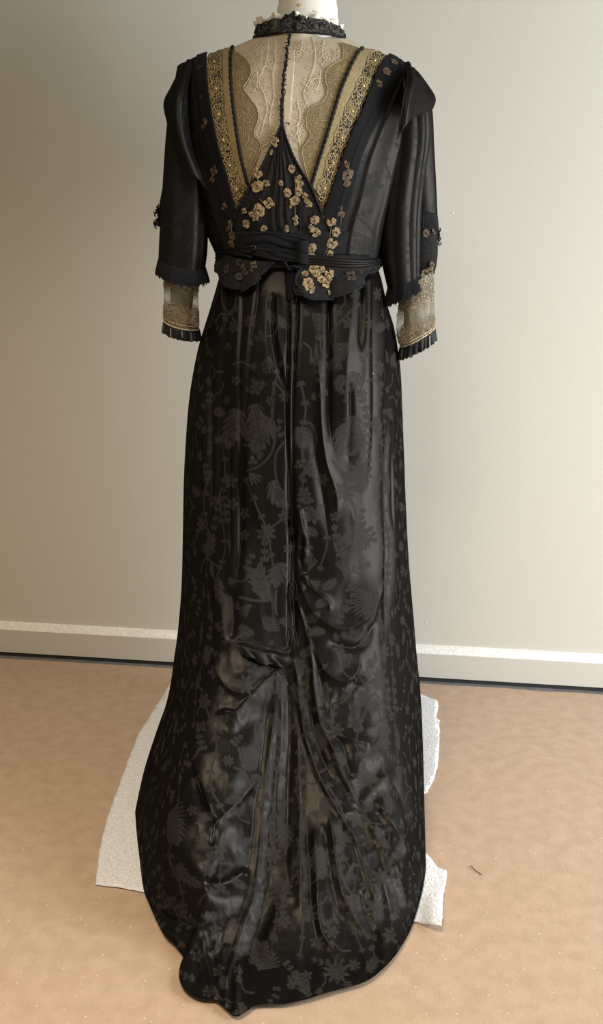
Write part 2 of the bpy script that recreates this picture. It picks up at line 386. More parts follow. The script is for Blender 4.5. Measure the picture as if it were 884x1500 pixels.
inner = TFULL.copy(); ctr = TFULL.mean(1, keepdims=True); inner = ctr + (inner - ctr) * .965; inner[..., 2] -= .003
grid_obj('torso', inner, M['neckcanvas'], form, wrap=True)
yoke = grid_obj('yoke', TFULL, M['yoke'], gown, wrap=True); yoke['label'] = 'sheer beige net yoke with embroidered vines'
TN = normals(TG)
fc = grid_faces(nv, nu); bvT = BVHTree.FromPolygons([Vector(v) for v in TG.reshape(-1, 3)], [tuple(int(i) for i in f) for f in fc])
CAM = Vector((0, 0, H))
def cast(px, py, off=0.0, bv=None, ydef=1.9):
    """points on a garment surface seen at px,py, lifted by off along the surface normal"""
    bv = bv or bvT
    px = np.asarray(px, float); sh = px.shape; py = np.broadcast_to(np.asarray(py, float), sh); off = np.broadcast_to(np.asarray(off, float), sh)
    D = unproj(px, py, 1.0) - np.array([0, 0, H])
    out = np.zeros(sh + (3,)); 
    for i in np.ndindex(sh):
        d = Vector(D[i]).normalized()
        h, nrm, _, _ = bv.ray_cast(CAM, d)
        if h is None and bv is bvT:                       # just past the shoulder ridge: wrap over it
            for m_ in range(1, 13):
                e = Vector(unproj(px[i], py[i] + m_, 1.0) - np.array([0, 0, H])).normalized(); h2, n2, _, _ = bv.ray_cast(CAM, e)
                if h2 is not None and py[i] < 120:
                    h = h2 + Vector((0, .0022 * m_, .0004 * m_)); nrm = Vector((0, -.35, .94)); break
        if h is None:
            q = CAM + d * (ydef / d.y); h, nrm, _, _ = bv.find_nearest(q)
            h = h * .25 + q * .75
        if nrm.y > 0: nrm = -nrm
        out[i] = h + nrm * off[i]
    return out
def ruled(A, B, nr, nc):
    a = arc(A, nr); b = arc(B, nr); t = np.linspace(0, 1, nc)[None, :, None]
    return a[:, None] * (1 - t) + b[:, None] * t

# ---- neck
def tube_px(rows, k=48, yc=1.93, ratio=.8, sag=0):
    """rows: (lx, ly, rx, ry) -> rings whose left and right outline sit there at depth yc"""
    out = []
    ph = np.arange(k) * 2 * math.pi / k
    for r in rows:
        L = unproj(r[0], r[1], yc); R = unproj(r[2], r[3], yc); c = (L + R) / 2; a = (R - L) / 2
        ra = np.linalg.norm(a) * ratio
        out.append(c + a * np.cos(ph)[:, None] + np.array([0, -1, 0]) * (ra * np.sin(ph))[:, None])
    return np.array(out)
NK = cr(np.array([(402, 62, 497, 62), (405, 38, 494, 38), (408, 15, 493, 14), (409, -5, 494, -5), (407, -30, 496, -30), (404, -60, 499, -60)]), 40)
g = tube_px(NK, 56); grid_obj('neck', g, M['neckcanvas'], form, wrap=True)
ph = np.arange(56) * 2 * math.pi / 56
ctrn = g.mean(1, keepdims=True); cov = ctrn + (g - ctrn) * 1.025
topz = .005 + .034 * (np.sin(ph).clip(0)) ** .9             # the white cover rises to a dome at the back
zb = cov[0, :, 2]; target = 1.466 + topz
tt = np.linspace(0, 1, 30)[:, None]
zz = zb * (1 - tt) + target * tt
cv = np.zeros((30, 56, 3))
for j in range(56):
    for a in (0, 1): cv[:, j, a] = np.interp(zz[:, j], cov[:, j, 2], cov[:, j, a])
    cv[:, j, 2] = zz[:, j]
grid_obj('neck_cover', cv, M['neckwhite'], form, wrap=True, thick=.001)['label'] = 'white cloth cover around the neck'
bvN = BVHTree.FromPolygons([Vector(v) for v in cv.reshape(-1, 3)], [tuple(int(i) for i in f) for f in grid_faces(30, 56, True)])
mb = MB(); c = cast(np.array([441.0]), np.array([8.0]), .0008, bvN)[0]; mb.blob(c, (.006, .0009, .003), 10); mb.build('tan_spot', M['stain'], form)
mb = MB(); s = cast(np.array([457.5, 461, 465]), np.array([15.5, 17, 18.5]), .001, bvN); mb.tube(s, .0006, 5); mb.build('staple', M['metal'], form)
zt = g[-1, :, 2].mean(); cn = g[-1].mean(0)
def lathe(name, prof, c, m, parent, k=32):
    ph = np.arange(k) * 2 * math.pi / k
    G = np.stack([np.stack([c[0] + r * np.cos(ph), c[1] + r * np.sin(ph), np.full(k, z)], -1) for r, z in prof])
    return grid_obj(name, G, m, parent, wrap=True)
lathe('neck_cap', [(.066, zt - .002), (.067, zt + .010), (.045, zt + .018), (.018, zt + .022), (.014, zt + .035), (.020, zt + .045), (.014, zt + .056), (.001, zt + .058)], cn, M['stain'], form)
lathe('pole', [(.015, 1.04), (.015, .03)], (0, 1.95), M['metal'], form)
lathe('base', [(.001, .034), (.05, .034), (.11, .022), (.12, .012), (.12, .0045), (.001, .0045)], (0, 1.95), M['metal'], form)
lathe('hip_block', [(.001, 1.045), (.11, 1.045), (.13, .97), (.14, .88), (.13, .82), (.001, .82)], (0, 1.935), M['neckcanvas'], form)

# ------------------------------------------------------------------ damask drawing (laid into the cloth as a vertex mask)
S = 2
DM = np.zeros((1520 * S, 900 * S), np.float32)
def win(x0, y0, x1, y1):
    a = max(0, int(x0 * S)); b = min(DM.shape[1], int(x1 * S) + 1); c = max(0, int(y0 * S)); d = min(DM.shape[0], int(y1 * S) + 1)
    X, Y = np.meshgrid((np.arange(a, b) + .5) / S, (np.arange(c, d) + .5) / S)
    return slice(c, d), slice(a, b), X, Y
def put(sl, m, v=1.0):
    R = DM[sl[0], sl[1]]; R[m] = v
def flower(cx, cy, r, n=6, rot=None, sq=1.0):
    r *= 1.12
    rot = random.uniform(0, 6.28) if rot is None else rot
    a, b, X, Y = win(cx - r * 1.2, cy - r * 1.2, cx + r * 1.2, cy + r * 1.2)
    dx, dy = (X - cx) / sq, Y - cy; rho = np.hypot(dx, dy); th = np.arctan2(dy, dx) + rot
    q = np.abs((n * th / (2 * math.pi)) % 1 - .5) * 2               # 0 on a petal's middle line, 1 between petals
    bd = r * (1.06 - .60 * q ** 1.25)
    put((a, b), rho < bd + .9, 0.0)
    put((a, b), rho < bd)
    put((a, b), ((1 - q) * rho * math.pi / n < .34) & (rho > .3 * r), 0.0)
    if r > 7: put((a, b), (q * rho * math.pi / n < .22) & (rho > .45 * r) & (rho < .8 * r), 0.0)
    put((a, b), (np.abs(rho - .34 * r) < .30), 0.0)
    put((a, b), (np.abs(rho - .15 * r) < .28), 0.0)
def leaf(x0, y0, x1, y1, wd_, rib=True, bend=0.0):
    L = math.hypot(x1 - x0, y1 - y0) + 1e-6; ux, uy = (x1 - x0) / L, (y1 - y0) / L; p = wd_ + abs(bend) * L + 2
    a, b, X, Y = win(min(x0, x1) - p, min(y0, y1) - p, max(x0, x1) + p, max(y0, y1) + p)
    t = ((X - x0) * ux + (Y - y0) * uy) / L; d = -(X - x0) * uy + (Y - y0) * ux
    d = d - bend * L * np.sin(math.pi * t.clip(0, 1))
    hw = wd_ * np.sin(math.pi * t.clip(0, 1) ** .75) ** .9
    m = (t > 0) & (t < 1) & (np.abs(d) < hw); put((a, b), m)
    if rib: put((a, b), m & (np.abs(d) < .32) & (t < .75), 0.0)
def acanthus(x0, y0, x1, y1, wd_, lobes=5, bend=0.0, ribs=True):
    L = math.hypot(x1 - x0, y1 - y0); ux, uy = (x1 - x0) / L, (y1 - y0) / L; p = wd_ * 1.3 + abs(bend) * L + 3
    a, b, X, Y = win(min(x0, x1) - p, min(y0, y1) - p, max(x0, x1) + p, max(y0, y1) + p)
    t = ((X - x0) * ux + (Y - y0) * uy) / L; d = -(X - x0) * uy + (Y - y0) * ux
    d = d - bend * L * np.sin(math.pi * t.clip(0, 1))
    q = t - .75 * np.abs(d) / L                                   # lobes sweep towards the tip
    saw = (q * lobes) % 1.0
    hw = wd_ * np.sin(math.pi * (t.clip(0, 1) * .92 + .08)) ** .7 * (.50 + .62 * saw ** .9)
    m = (t > 0) & (t < 1.0) & (np.abs(d) < hw); put((a, b), m)
    if ribs:
        put((a, b), m & (saw < .10) & (np.abs(d) > .22 * wd_) & (t < .85) & (t > .15), 0.0)
        put((a, b), m & (np.abs(d) < .35), 0.0)
def stroke(pts, w0, w1=None, v=1.0, double=False):
    w1 = w0 if w1 is None else w1
    P = arc(pts, max(24, len(pts) * 10)); 
    for i, (x, y) in enumerate(P):
        r = w0 + (w1 - w0) * i / (len(P) - 1)
    K = int(np.linalg.norm(np.diff(P, axis=0), axis=1).sum() * 2) + 4; P = arc(pts, K)
    for i, (x, y) in enumerate(P):
        r = w0 + (w1 - w0) * i / (K - 1)
        a, b, X, Y = win(x - r, y - r, x + r, y + r); put((a, b), np.hypot(X - x, Y - y) <= r, v)
    if double: stroke(pts, max(.3, w0 * .18), max(.3, w1 * .18), 0.0)
def fan(cx, cy, r, ang, spread, n=9, r0=.15):
    a, b, X, Y = win(cx - r, cy - r, cx + r, cy + r)
    rho = np.hypot(X - cx, Y - cy) / r; th = (np.arctan2(Y - cy, X - cx) - ang + math.pi) % (2 * math.pi) - math.pi
    q = (th / spread + .5) * n; fq = np.abs(q % 1 - .5)
    out = .70 + .30 * (1 - fq * 2) - .12 * np.abs(th / spread)
    m = (np.abs(th) < spread / 2) & (rho < out) & (rho > r0); put((a, b), m)
    put((a, b), m & (fq > .47 - .20 * rho) & (rho > .3), 0.0); put((a, b), m & (fq < .03) & (rho > .5) & (rho < .85), 0.0)
def berries(cx, cy, r=3.2):
    for k in range(3):
        an = k * 2.1 + .4; x, y = cx + 1.25 * r * math.cos(an), cy + 1.25 * r * math.sin(an)
        a, b, X, Y = win(x - r, y - r, x + r, y + r); put((a, b), np.hypot(X - x, Y - y) < r * .95); put((a, b), np.hypot(X - x, Y - y) < r * .2, 0.0)
def sprig(pts, ln=9, wd_=3.2, step=9, w0=1.0):
    stroke(pts, w0, w0 * .6); P = arc(pts, max(3, int(np.linalg.norm(np.diff(arc(pts, 60), axis=0), axis=1).sum() / step)))
    T = np.gradient(P, axis=0)
    for i, (p, t) in enumerate(zip(P, T)):
        an = math.atan2(t[1], t[0]); l = ln * (1 - .35 * i / len(P))
        for sd in (-1, 1):
            q = an + sd * .85; leaf(p[0], p[1], p[0] + l * math.cos(q), p[1] + l * math.sin(q), wd_ * (1 - .3 * i / len(P)))
    leaf(P[-1][0], P[-1][1], P[-1][0] + ln * .9 * math.cos(an), P[-1][1] + ln * .9 * math.sin(an), wd_ * .8)
def shell(cx, cy, r, n=4, ang=1.57):
    for k in range(n):
        rr = r * (1 - .13 * k); y = cy + k * r * .62
        a, b, X, Y = win(cx - rr, y - rr, cx + rr, y + rr)
        rho = np.hypot(X - cx, (Y - y) * 1.5); m = (rho < rr) & (Y > y - rr * .25)
        put((a, b), m); put((a, b), m & (np.abs(rho - rr * .72) < .7), 0.0); put((a, b), m & (np.abs(rho - rr * .4) < .6), 0.0)
def posy(cx, cy, r):
    """flower with a skirt of leaves"""
    for k in range(6):
        an = .5 + k * .43; leaf(cx + r * .5 * math.cos(an), cy + r * .5 * math.sin(an), cx + r * 2.0 * math.cos(an), cy + r * 2.0 * math.sin(an), r * .28)
    flower(cx, cy, r, 7)
OCC = []
def A(f, *a, **k):
    f(*a, **k)
    OCC.append((a[0], a[1]) if not isinstance(a[0], list) else a[0][len(a[0]) // 2])
# --- upper skirt
A(acanthus, 350, 600, 332, 658, 19, 5); A(acanthus, 395, 612, 372, 664, 22, 5, .06); A(acanthus, 372, 592, 384, 660, 17, 4)
A(stroke, [(402, 560), (399, 610), (403, 640), (397, 665), (380, 683), (362, 690)], 2.4, 1.4, 1.0, True); berries(371, 675)
A(fan, 366, 692, 22, .85, 1.3, 4, .05); A(stroke, [(415, 648), (404, 668), (405, 700), (416, 725), (424, 745)], 1.8, 1.2, 1.0, True)
A(acanthus, 398, 705, 420, 745, 13, 4, .1); A(sprig, [(326, 470), (345, 452)], 8, 2.4); A(stroke, [(318, 420), (322, 445), (333, 460)], 1.4); A(stroke, [(349, 425), (345, 448), (333, 460)], 1.4)
A(stroke, [(306, 472), (318, 462), (333, 460), (350, 455)], 1.3); berries(343, 471, 3); A(sprig, [(366, 575), (372, 558), (382, 562)], 9, 3)
A(flower, 375, 570, 9, 5); A(fan, 333, 500, 16, 1.57, 1.5, 6); A(fan, 395, 520, 22, 1.7, 1.2, 7); A(shell, 468, 462, 11, 5); A(shell, 498, 505, 11, 4)
A(stroke, [(515, 455), (500, 470), (487, 485), (486, 500)], 2.2, 1.3, 1.0, True); A(fan, 495, 520, 26, 1.9, 1.3, 7); A(sprig, [(470, 560), (466, 535)], 9, 3)
A(acanthus, 500, 625, 517, 668, 24, 5, -.04); A(acanthus, 520, 610, 505, 650, 16, 4); A(acanthus, 520, 545, 510, 575, 12, 3)
A(stroke, [(440, 700), (452, 680), (462, 655), (463, 635), (455, 620), (443, 622)], 2.4, 1.2, 1.0, True); A(acanthus, 440, 625, 446, 658, 14, 4); A(fan, 443, 692, 22, -.1, 1.2, 4, .05); berries(437, 681)
A(sprig, [(540, 625), (534, 600), (524, 578)], 10, 3.8); A(sprig, [(539, 690), (540, 640)], 10, 3.4); A(stroke, [(486, 675), (497, 690), (505, 703)], 1.4); A(sprig, [(497, 560), (505, 585)], 8, 2.6)
A(flower, 503, 720, 14, 7); A(posy, 526, 688, 13); A(stroke, [(511, 728), (519, 745), (520, 768)], 2.2, 2, 1.0, True); A(posy, 523, 778, 16); A(sprig, [(525, 770), (530, 750)], 8, 2.8)
A(flower, 491, 757, 7, 5); A(sprig, [(497, 800), (491, 775)], 9, 3.4); A(flower, 459, 755, 12, 6); A(acanthus, 452, 738, 440, 716, 9, 3); A(flower, 446, 722, 9, 5)
A(sprig, [(447, 760), (455, 735)], 8, 2.8); A(flower, 390, 782, 13, 8); A(flower, 417, 757, 9, 6); A(stroke, [(396, 774), (405, 767), (412, 763)], 1.2); A(sprig, [(388, 822), (388, 798)], 9, 3.4)
A(flower, 337, 704, 10, 6); A(flower, 312, 735, 9, 5); A(sprig, [(311, 775), (316, 748)], 9, 3.2); A(sprig, [(332, 765), (328, 720)], 8, 2.6); A(flower, 341, 738, 8, 5)
A(flower, 283, 768, 12, 7); A(fan, 290, 795, 16, 1.6, 1.1, 5); A(stroke, [(290, 720), (286, 740), (284, 755)], 2, 1.6, 1.0, True); A(sprig, [(290, 680), (294, 700)], 8, 2.6); A(flower, 357, 752, 8, 5)
A(acanthus, 295, 815, 312, 782, 11, 4); A(fan, 296, 818, 22, -.9, .9, 4, .05); A(stroke, [(325, 832), (308, 825), (295, 818), (280, 826), (272, 838)], 1.8, 1.2)
A(fan, 276, 850, 30, 1.5, .5, 6); A(leaf, 303, 825, 312, 848, 5); A(leaf, 325, 850, 318, 875, 5); A(acanthus, 318, 845, 324, 885, 9, 3)
# --- middle
A(acanthus, 390, 880, 362, 830, 14, 4, .08); A(acanthus, 393, 880, 382, 822, 13, 4, -.1); A(stroke, [(352, 875), (375, 880), (393, 880)], 2, 1.4); A(fan, 370, 884, 26, 2.4, .9, 4, .1)
A(acanthus, 416, 825, 404, 862, 14, 4, .12); A(fan, 388, 925, 26, -.9, 1.8, 9, .15); A(stroke, [(405, 865), (404, 885), (406, 900)], 1.4, 1.2); A(flower, 345, 945, 8, 5)
A(fan, 452, 838, 25, -1.25, .9, 4, .05); A(fan, 453, 850, 20, .5, .9, 4, .1); A(fan, 504, 840, 22, -2.0, .7, 3, .05); A(stroke, [(503, 842), (520, 838), (535, 850), (545, 868)], 1.6, 1.2); berries(513, 862, 3)
A(fan, 551, 875, 42, 2.6, 2.1, 15, .2); A(flower, 549, 874, 9, 7, 0, .6); A(sprig, [(490, 935), (512, 925)], 9, 3); A(shell, 505, 960, 11, 3); A(flower, 497, 950, 9, 5)
A(flower, 566, 905, 6, 5); A(sprig, [(570, 925), (566, 898)], 8, 3.2); A(flower, 573, 918, 9, 6); A(flower, 578, 955, 12, 7); A(sprig, [(575, 1000), (577, 970)], 9, 3); A(stroke, [(573, 925), (575, 940), (577, 950)], 1.2)
A(fan, 552, 950, 24, 1.5, .8, 5); A(shell, 577, 850, 8, 3); A(sprig, [(592, 825), (594, 850)], 9, 3.6); A(flower, 592, 880, 8, 5); A(flower, 601, 938, 9, 6); A(sprig, [(597, 800), (592, 780)], 8, 3)
A(acanthus, 578, 745, 576, 775, 8, 3); A(sprig, [(577, 735), (578, 700)], 8, 3); A(flower, 573, 650, 8, 5); A(sprig, [(575, 600), (578, 630)], 9, 3); A(acanthus, 560, 640, 552, 610, 11, 3); A(acanthus, 592, 720, 586, 690, 8, 3)
A(sprig, [(566, 560), (560, 590)], 9, 3); A(flower, 562, 540, 10, 6)
# --- right lower
A(flower, 535, 1024, 14, 7); A(flower, 521, 1060, 12, 6); A(flower, 492, 1071, 10, 6); A(flower, 475, 1011, 11, 5); A(posy, 561, 990, 12); A(stroke, [(527, 990), (536, 1003), (541, 1012)], 1.8, 1.6, 1.0, True); berries(529, 985, 3)
A(stroke, [(549, 1025), (558, 1040), (561, 1058)], 2, 2, 1.0, True); A(posy, 571, 1062, 12); A(posy, 570, 1080, 12); A(sprig, [(585, 1040), (588, 1018), (584, 1000)], 9, 4); A(flower, 583, 1023, 6, 4); A(sprig, [(607, 1030), (607, 1000)], 10, 4)
A(sprig, [(484, 1060), (492, 1035)], 8, 3); A(stroke, [(480, 1020), (486, 1040), (489, 1060)], 1.4); A(fan, 552, 1090, 30, 1.9, 1.2, 6); A(stroke, [(561, 1118), (568, 1135), (580, 1148)], 2.2, 1.4, 1.0, True)
A(fan, 560, 1145, 44, 3.3, .9, 6, .06); A(stroke, [(560, 1142), (545, 1160), (529, 1182)], 2.4, 1.8, 1.0, True); A(stroke, [(470, 1132), (490, 1120), (505, 1145), (527, 1182)], 2, 1.8, 1.0, True); A(sprig, [(540, 1180), (546, 1160)], 9, 3)
A(acanthus, 467, 1060, 473, 1096, 13, 4); A(acanthus, 610, 1066, 615, 1100, 8, 3); A(shell, 610, 1125, 11, 6); A(fan, 607, 1195, 22, 1.4, 1.2, 7); A(acanthus, 572, 1160, 580, 1195, 10, 4)
A(fan, 470, 1165, 34, 1.0, 1.3, 9); A(stroke, [(452, 1090), (460, 1120), (470, 1160)], 1.8, 1.4, 1.0, True); A(shell, 457, 1110, 10, 4); A(fan, 450, 1190, 30, 1.6, 1.0, 7)
A(flower, 523, 1200, 13, 5); A(flower, 506, 1225, 9, 4); A(berries, 503, 1228, 4); A(sprig, [(495, 1245), (507, 1232)], 9, 3); A(flower, 530, 1265, 9, 5); A(flower, 558, 1285, 13, 7); A(sprig, [(568, 1275), (580, 1255)], 9, 3.4)
A(flower, 551, 1328, 14, 7); A(stroke, [(556, 1298), (553, 1315)], 2); A(flower, 516, 1320, 12, 6); A(sprig, [(500, 1275), (492, 1250)], 10, 3.4); A(stroke, [(498, 1278), (508, 1300), (516, 1312)], 1.5); A(flower, 572, 1370, 11, 6)
A(sprig, [(520, 1355), (515, 1335)], 9, 3); A(flower, 493, 1424, 17, 10); A(acanthus, 455, 1460, 432, 1428, 10, 3); A(acanthus, 425, 1450, 436, 1425, 9, 3); A(flower, 486, 1366, 10, 6); A(sprig, [(490, 1365), (470, 1345)], 9, 3)
A(acanthus, 540, 1425, 552, 1400, 9, 3); A(stroke, [(436, 1230), (444, 1255), (440, 1275), (428, 1287)], 2.4, 1.6, 1.0, True); A(acanthus, 416, 1205, 418, 1245, 13, 4); A(acanthus, 466, 1240, 472, 1290, 14, 5); A(fan, 443, 1200, 26, 1.4, .7, 4)
A(sprig, [(590, 1300), (598, 1270)], 10, 3.4); A(flower, 604, 1240, 9, 5); A(flower, 585, 1335, 8, 5); A(acanthus, 565, 1240, 548, 1210, 9, 3); A(flower, 455, 1340, 9, 6); A(flower, 465, 1380, 10, 6)
# --- left lower
A(flower, 360, 1003, 13, 8); A(flower, 297, 1027, 11, 6); A(stroke, [(263, 988), (280, 1005), (296, 1012)], 2, 1.6, 1.0, True); A(fan, 287, 1005, 26, 3.3, 1.0, 3, .1); berries(280, 993, 3.4); A(stroke, [(291, 1036), (284, 1046)], 1.4)
A(shell, 325, 1050, 9, 3); A(sprig, [(340, 1090), (352, 1080)], 9, 3.2); A(shell, 366, 1098, 18, 3); A(stroke, [(378, 1090), (376, 1065), (384, 1050), (392, 1045)], 2, 1.4, 1.0, True); berries(388, 1068, 3.5)
A(fan, 372, 1130, 30, 1.3, 1.5, 9); A(flower, 295, 1065, 8, 4); A(sprig, [(300, 1100), (294, 1082)], 8, 3.4); A(sprig, [(250, 1140), (262, 1120)], 10, 3.4); A(leaf, 262, 1110, 270, 1090, 4)
A(fan, 222, 1195, 55, .35, 1.6, 12, .12); A(acanthus, 252, 1190, 262, 1240, 16, 5); A(acanthus, 235, 1200, 248, 1235, 13, 4); A(shell, 232, 1160, 11, 3); A(stroke, [(343, 1125), (356, 1132), (366, 1150)], 2, 1.4, 1.0, True)
A(flower, 305, 1274, 10, 7); A(acanthus, 262, 1265, 280, 1295, 10, 4, .1); A(acanthus, 272, 1285, 296, 1300, 8, 3); A(flower, 325, 1300, 8, 5); A(fan, 300, 1250, 18, .4, 1.4, 5); A(flower, 322, 1245, 9, 5); A(flower, 355, 1262, 8, 5)
A(flower, 277, 1350, 11, 6); A(flower, 308, 1343, 9, 6); A(stroke, [(284, 1352), (296, 1355), (303, 1348)], 1.8, 1.4, 1.0, True); A(sprig, [(270, 1340), (255, 1320)], 10, 3); berries(268, 1325, 3.2); A(fan, 302, 1372, 18, 1.0, 1.4, 5); A(flower, 316, 1362, 8, 5)
A(flower, 400, 1252, 12, 7); A(flower, 414, 1302, 14, 8); A(flower, 416, 1350, 10, 6); A(stroke, [(408, 1300), (395, 1312), (385, 1330)], 2.2, 1.8, 1.0, True); A(sprig, [(400, 1235), (396, 1205)], 9, 3.2); A(flower, 393, 1210, 8, 5); A(sprig, [(416, 1340), (415, 1318)], 8, 2.8)
A(acanthus, 372, 1415, 375, 1375, 13, 4, .1); A(acanthus, 380, 1420, 392, 1380, 14, 4, -.1); A(fan, 375, 1425, 40, -.6, 1.0, 6, .1); A(leaf, 405, 1385, 398, 1365, 5); A(flower, 378, 1338, 9, 5); A(flower, 365, 1365, 7, 5)
A(sprig, [(245, 1330), (232, 1300)], 9, 3); A(flower, 290, 1400, 8, 5); A(flower, 320, 1420, 8, 5); A(acanthus, 400, 1045, 410, 1080, 9, 3); A(acanthus, 410, 990, 415, 1030, 9, 4); A(sprig, [(405, 1130), (412, 1100)], 9, 3.4); A(leaf, 430, 1000, 440, 1035, 5)
A(acanthus, 275, 910, 268, 945, 8, 3); A(flower, 300, 900, 7, 5); A(sprig, [(298, 935), (303, 910)], 9, 3); A(acanthus, 292, 945, 300, 975, 11, 4); A(flower, 315, 985, 9, 5); A(sprig, [(265, 960), (270, 930)], 9, 3); A(flower, 440, 975, 9, 6); A(sprig, [(446, 1030), (441, 990)], 9, 3)
# --- long trailing vines that tie the sprays together
for v_ in ([(300, 690), (292, 740), (300, 790), (290, 850), (296, 900)], [(322, 640), (330, 690), (322, 730), (330, 800), (318, 850)], [(440, 560), (448, 600), (440, 640), (446, 690), (440, 730)], [(560, 620), (566, 680), (556, 730), (566, 800), (560, 860), (572, 930)], [(588, 640), (582, 720), (594, 800), (590, 880), (600, 960), (604, 1060), (612, 1140)],
           [(470, 740), (480, 790), (470, 830)], [(360, 700), (376, 740), (392, 780), (402, 840)], [(480, 1150), (500, 1190), (498, 1240), (520, 1290), (512, 1340), (530, 1390)], [(560, 1160), (575, 1210), (566, 1260), (580, 1310), (572, 1370)], [(440, 1100), (436, 1160), (446, 1210), (436, 1270), (446, 1330), (440, 1400)],
           [(400, 1090), (396, 1150), (402, 1210), (396, 1260), (406, 1330), (398, 1400)], [(250, 1060), (244, 1120), (260, 1170), (250, 1250), (268, 1310), (262, 1360)], [(300, 1030), (318, 1090), (308, 1150), (330, 1200), (322, 1270), (340, 1330)], [(230, 1250), (240, 1300), (262, 1345)], [(540, 1030), (520, 1090), (540, 1140)], [(286, 960), (272, 1010), (280, 1060)]):
    stroke(v_, 1.5, 1.0, 1.0); stroke(v_, .35, .3, 0.0); sprig(v_, 9, 3.0, 24, .3)
    OCC += [tuple(p) for p in arc(v_, 10)]
# --- fill the gaps with small sprigs in the same hand
occ = np.array(OCC, float)
for _ in range(6000):
    x = random.uniform(60, 760); y = random.uniform(430, 1480)
    if np.min(np.hypot(occ[:, 0] - x, occ[:, 1] - y)) < 22: continue
    k = random.random(); an = random.uniform(0, 6.28)
    if k < .22: flower(x, y, random.uniform(6, 9), random.choice([5, 6, 7]))
    elif k < .62: sprig([(x - 10 * math.cos(an), y - 10 * math.sin(an)), (x + 3 * math.sin(an), y + 2), (x + 10 * math.cos(an), y + 10 * math.sin(an))], 8, 2.6, 7, .8)
    elif k < .82: acanthus(x - 12 * math.cos(an), y - 12 * math.sin(an), x + 13 * math.cos(an), y + 13 * math.sin(an), 8, 5, .08)
    else:
        stroke([(x - 12 * math.cos(an), y - 12 * math.sin(an)), (x + 5 * math.sin(an), y - 5 * math.cos(an)), (x + 12 * math.cos(an), y + 12 * math.sin(an))], 1.5, .8)
        for j in (-1, 0, 1): leaf(x + 12 * math.cos(an), y + 12 * math.sin(an), x + 12 * math.cos(an) + 10 * math.cos(an + j * .6), y + 12 * math.sin(an) + 10 * math.sin(an + j * .6), 2.4)
    occ = np.vstack([occ, (x, y)])
def sample(img, px, py):
    x = np.clip(px * S - .5, 0, img.shape[1] - 2); y = np.clip(py * S - .5, 0, img.shape[0] - 2)
    xi = x.astype(int); yi = y.astype(int); fx = x - xi; fy = y - yi
    return (img[yi, xi] * (1 - fx) + img[yi, xi + 1] * fx) * (1 - fy) + (img[yi + 1, xi] * (1 - fx) + img[yi + 1, xi + 1] * fx) * fy

# ------------------------------------------------------------------ skirt and train
cols = [
 [(330, 376), (318, 420), (309, 450), (292, 506), (281, 560), (275, 610), (270, 690), (268, 780), (266, 860), (260, 930), (254, 972), (246, 1022), (227, 1078), (210, 1133), (198, 1189)],
 [(350, 376), (337, 450), (325, 550), (305, 700), (298, 830), (288, 960), (265, 1080), (236, 1190), (206, 1290)],
 [(378, 376), (368, 450), (358, 550), (345, 700), (335, 830), (322, 960), (300, 1080), (270, 1220), (230, 1352)],
 [(407, 376), (400, 450), (394, 550), (386, 700), (378, 830), (368, 960), (350, 1100), (312, 1270), (262, 1402)],
 [(434, 376), (430, 450), (428, 550), (427, 700), (426, 830), (425, 960), (410, 1100), (378, 1290), (330, 1478)],
 [(466, 376), (467, 450), (470, 550), (474, 700), (478, 830), (480, 960), (476, 1100), (466, 1290), (452, 1464)],
 [(499, 376), (504, 450), (510, 550), (516, 700), (522, 830), (528, 960), (534, 1100), (545, 1270), (553, 1428)],
 [(528, 376), (538, 450), (548, 550), (556, 700), (562, 830), (570, 960), (580, 1080), (596, 1210), (611, 1336)],
 [(551, 376), (563, 428), (578, 480), (587, 540), (590, 600), (593, 680), (596, 760), (600, 830), (606, 900), (611, 960), (617, 1020), (620, 1090), (622, 1170), (624, 1247)],
]
NR, NC = 1080, 440
CN = np.stack([arc(c, 26) for c in cols], 1)                       # (26, 9, 2)
s = np.linspace(0, 1, NC); us = .72 * s + .28 * (1 - np.cos(math.pi * s)) / 2
ws = np.linspace(0, 1, NR)
A1 = cr(CN, NR)
B1 = cr(np.swapaxes(A1, 0, 1), 801)
idx = us * 800; i0 = np.minimum(idx.astype(int), 799); f0 = (idx - i0)[:, None, None]
PXY = np.swapaxes(B1[i0] * (1 - f0) + B1[i0 + 1] * f0, 0, 1)       # (NR, NC, 2)
# exact hem outline
hem = arc([(198, 1189), (200, 1217), (203, 1245), (210, 1300), (219, 1325), (239, 1368), (258, 1388), (268, 1402), (263, 1420), (263, 1436), (272, 1452), (292, 1463), (316, 1466), (330, 1478), (346, 1489), (362, 1482), (376, 1473), (417, 1471), (452, 1464), (492, 1452), (532, 1440), (556, 1425), (583, 1395), (604, 1356), (618, 1310), (624, 1275), (624, 1247)], NC)
Lh = np.concatenate([[0], np.cumsum(np.linalg.norm(np.diff(PXY[-1], axis=0), axis=1))]); Lh /= Lh[-1]
hem = np.stack([np.interp(Lh, np.linspace(0, 1, NC), hem[:, k]) for k in (0, 1)], -1)
PXY = PXY + (hem - PXY[-1])[None] * (smooth(.72, 1, ws) ** 1.5)[:, None, None]
ycen = np.interp(PXY[:, NC // 2, 1], [399, 440, 480, 560, 680, 830, 950, 1050, 1150, 1250, 1350, 1420, 1490], [1.824, 1.798, 1.775, 1.74, 1.712, 1.672, 1.612, 1.548, 1.465, 1.372, 1.275, 1.205, 1.125])
yl = np.interp(PXY[:, 0, 1], [392, 600, 800, 900, 970, 1080, 1189], [1.935, 1.93, 1.905, 1.88, 1.845, 1.75, 1.638])
yr = np.interp(PXY[:, -1, 1], [392, 600, 800, 900, 950, 1050, 1150, 1247], [1.935, 1.93, 1.91, 1.885, 1.86, 1.785, 1.665, 1.513])
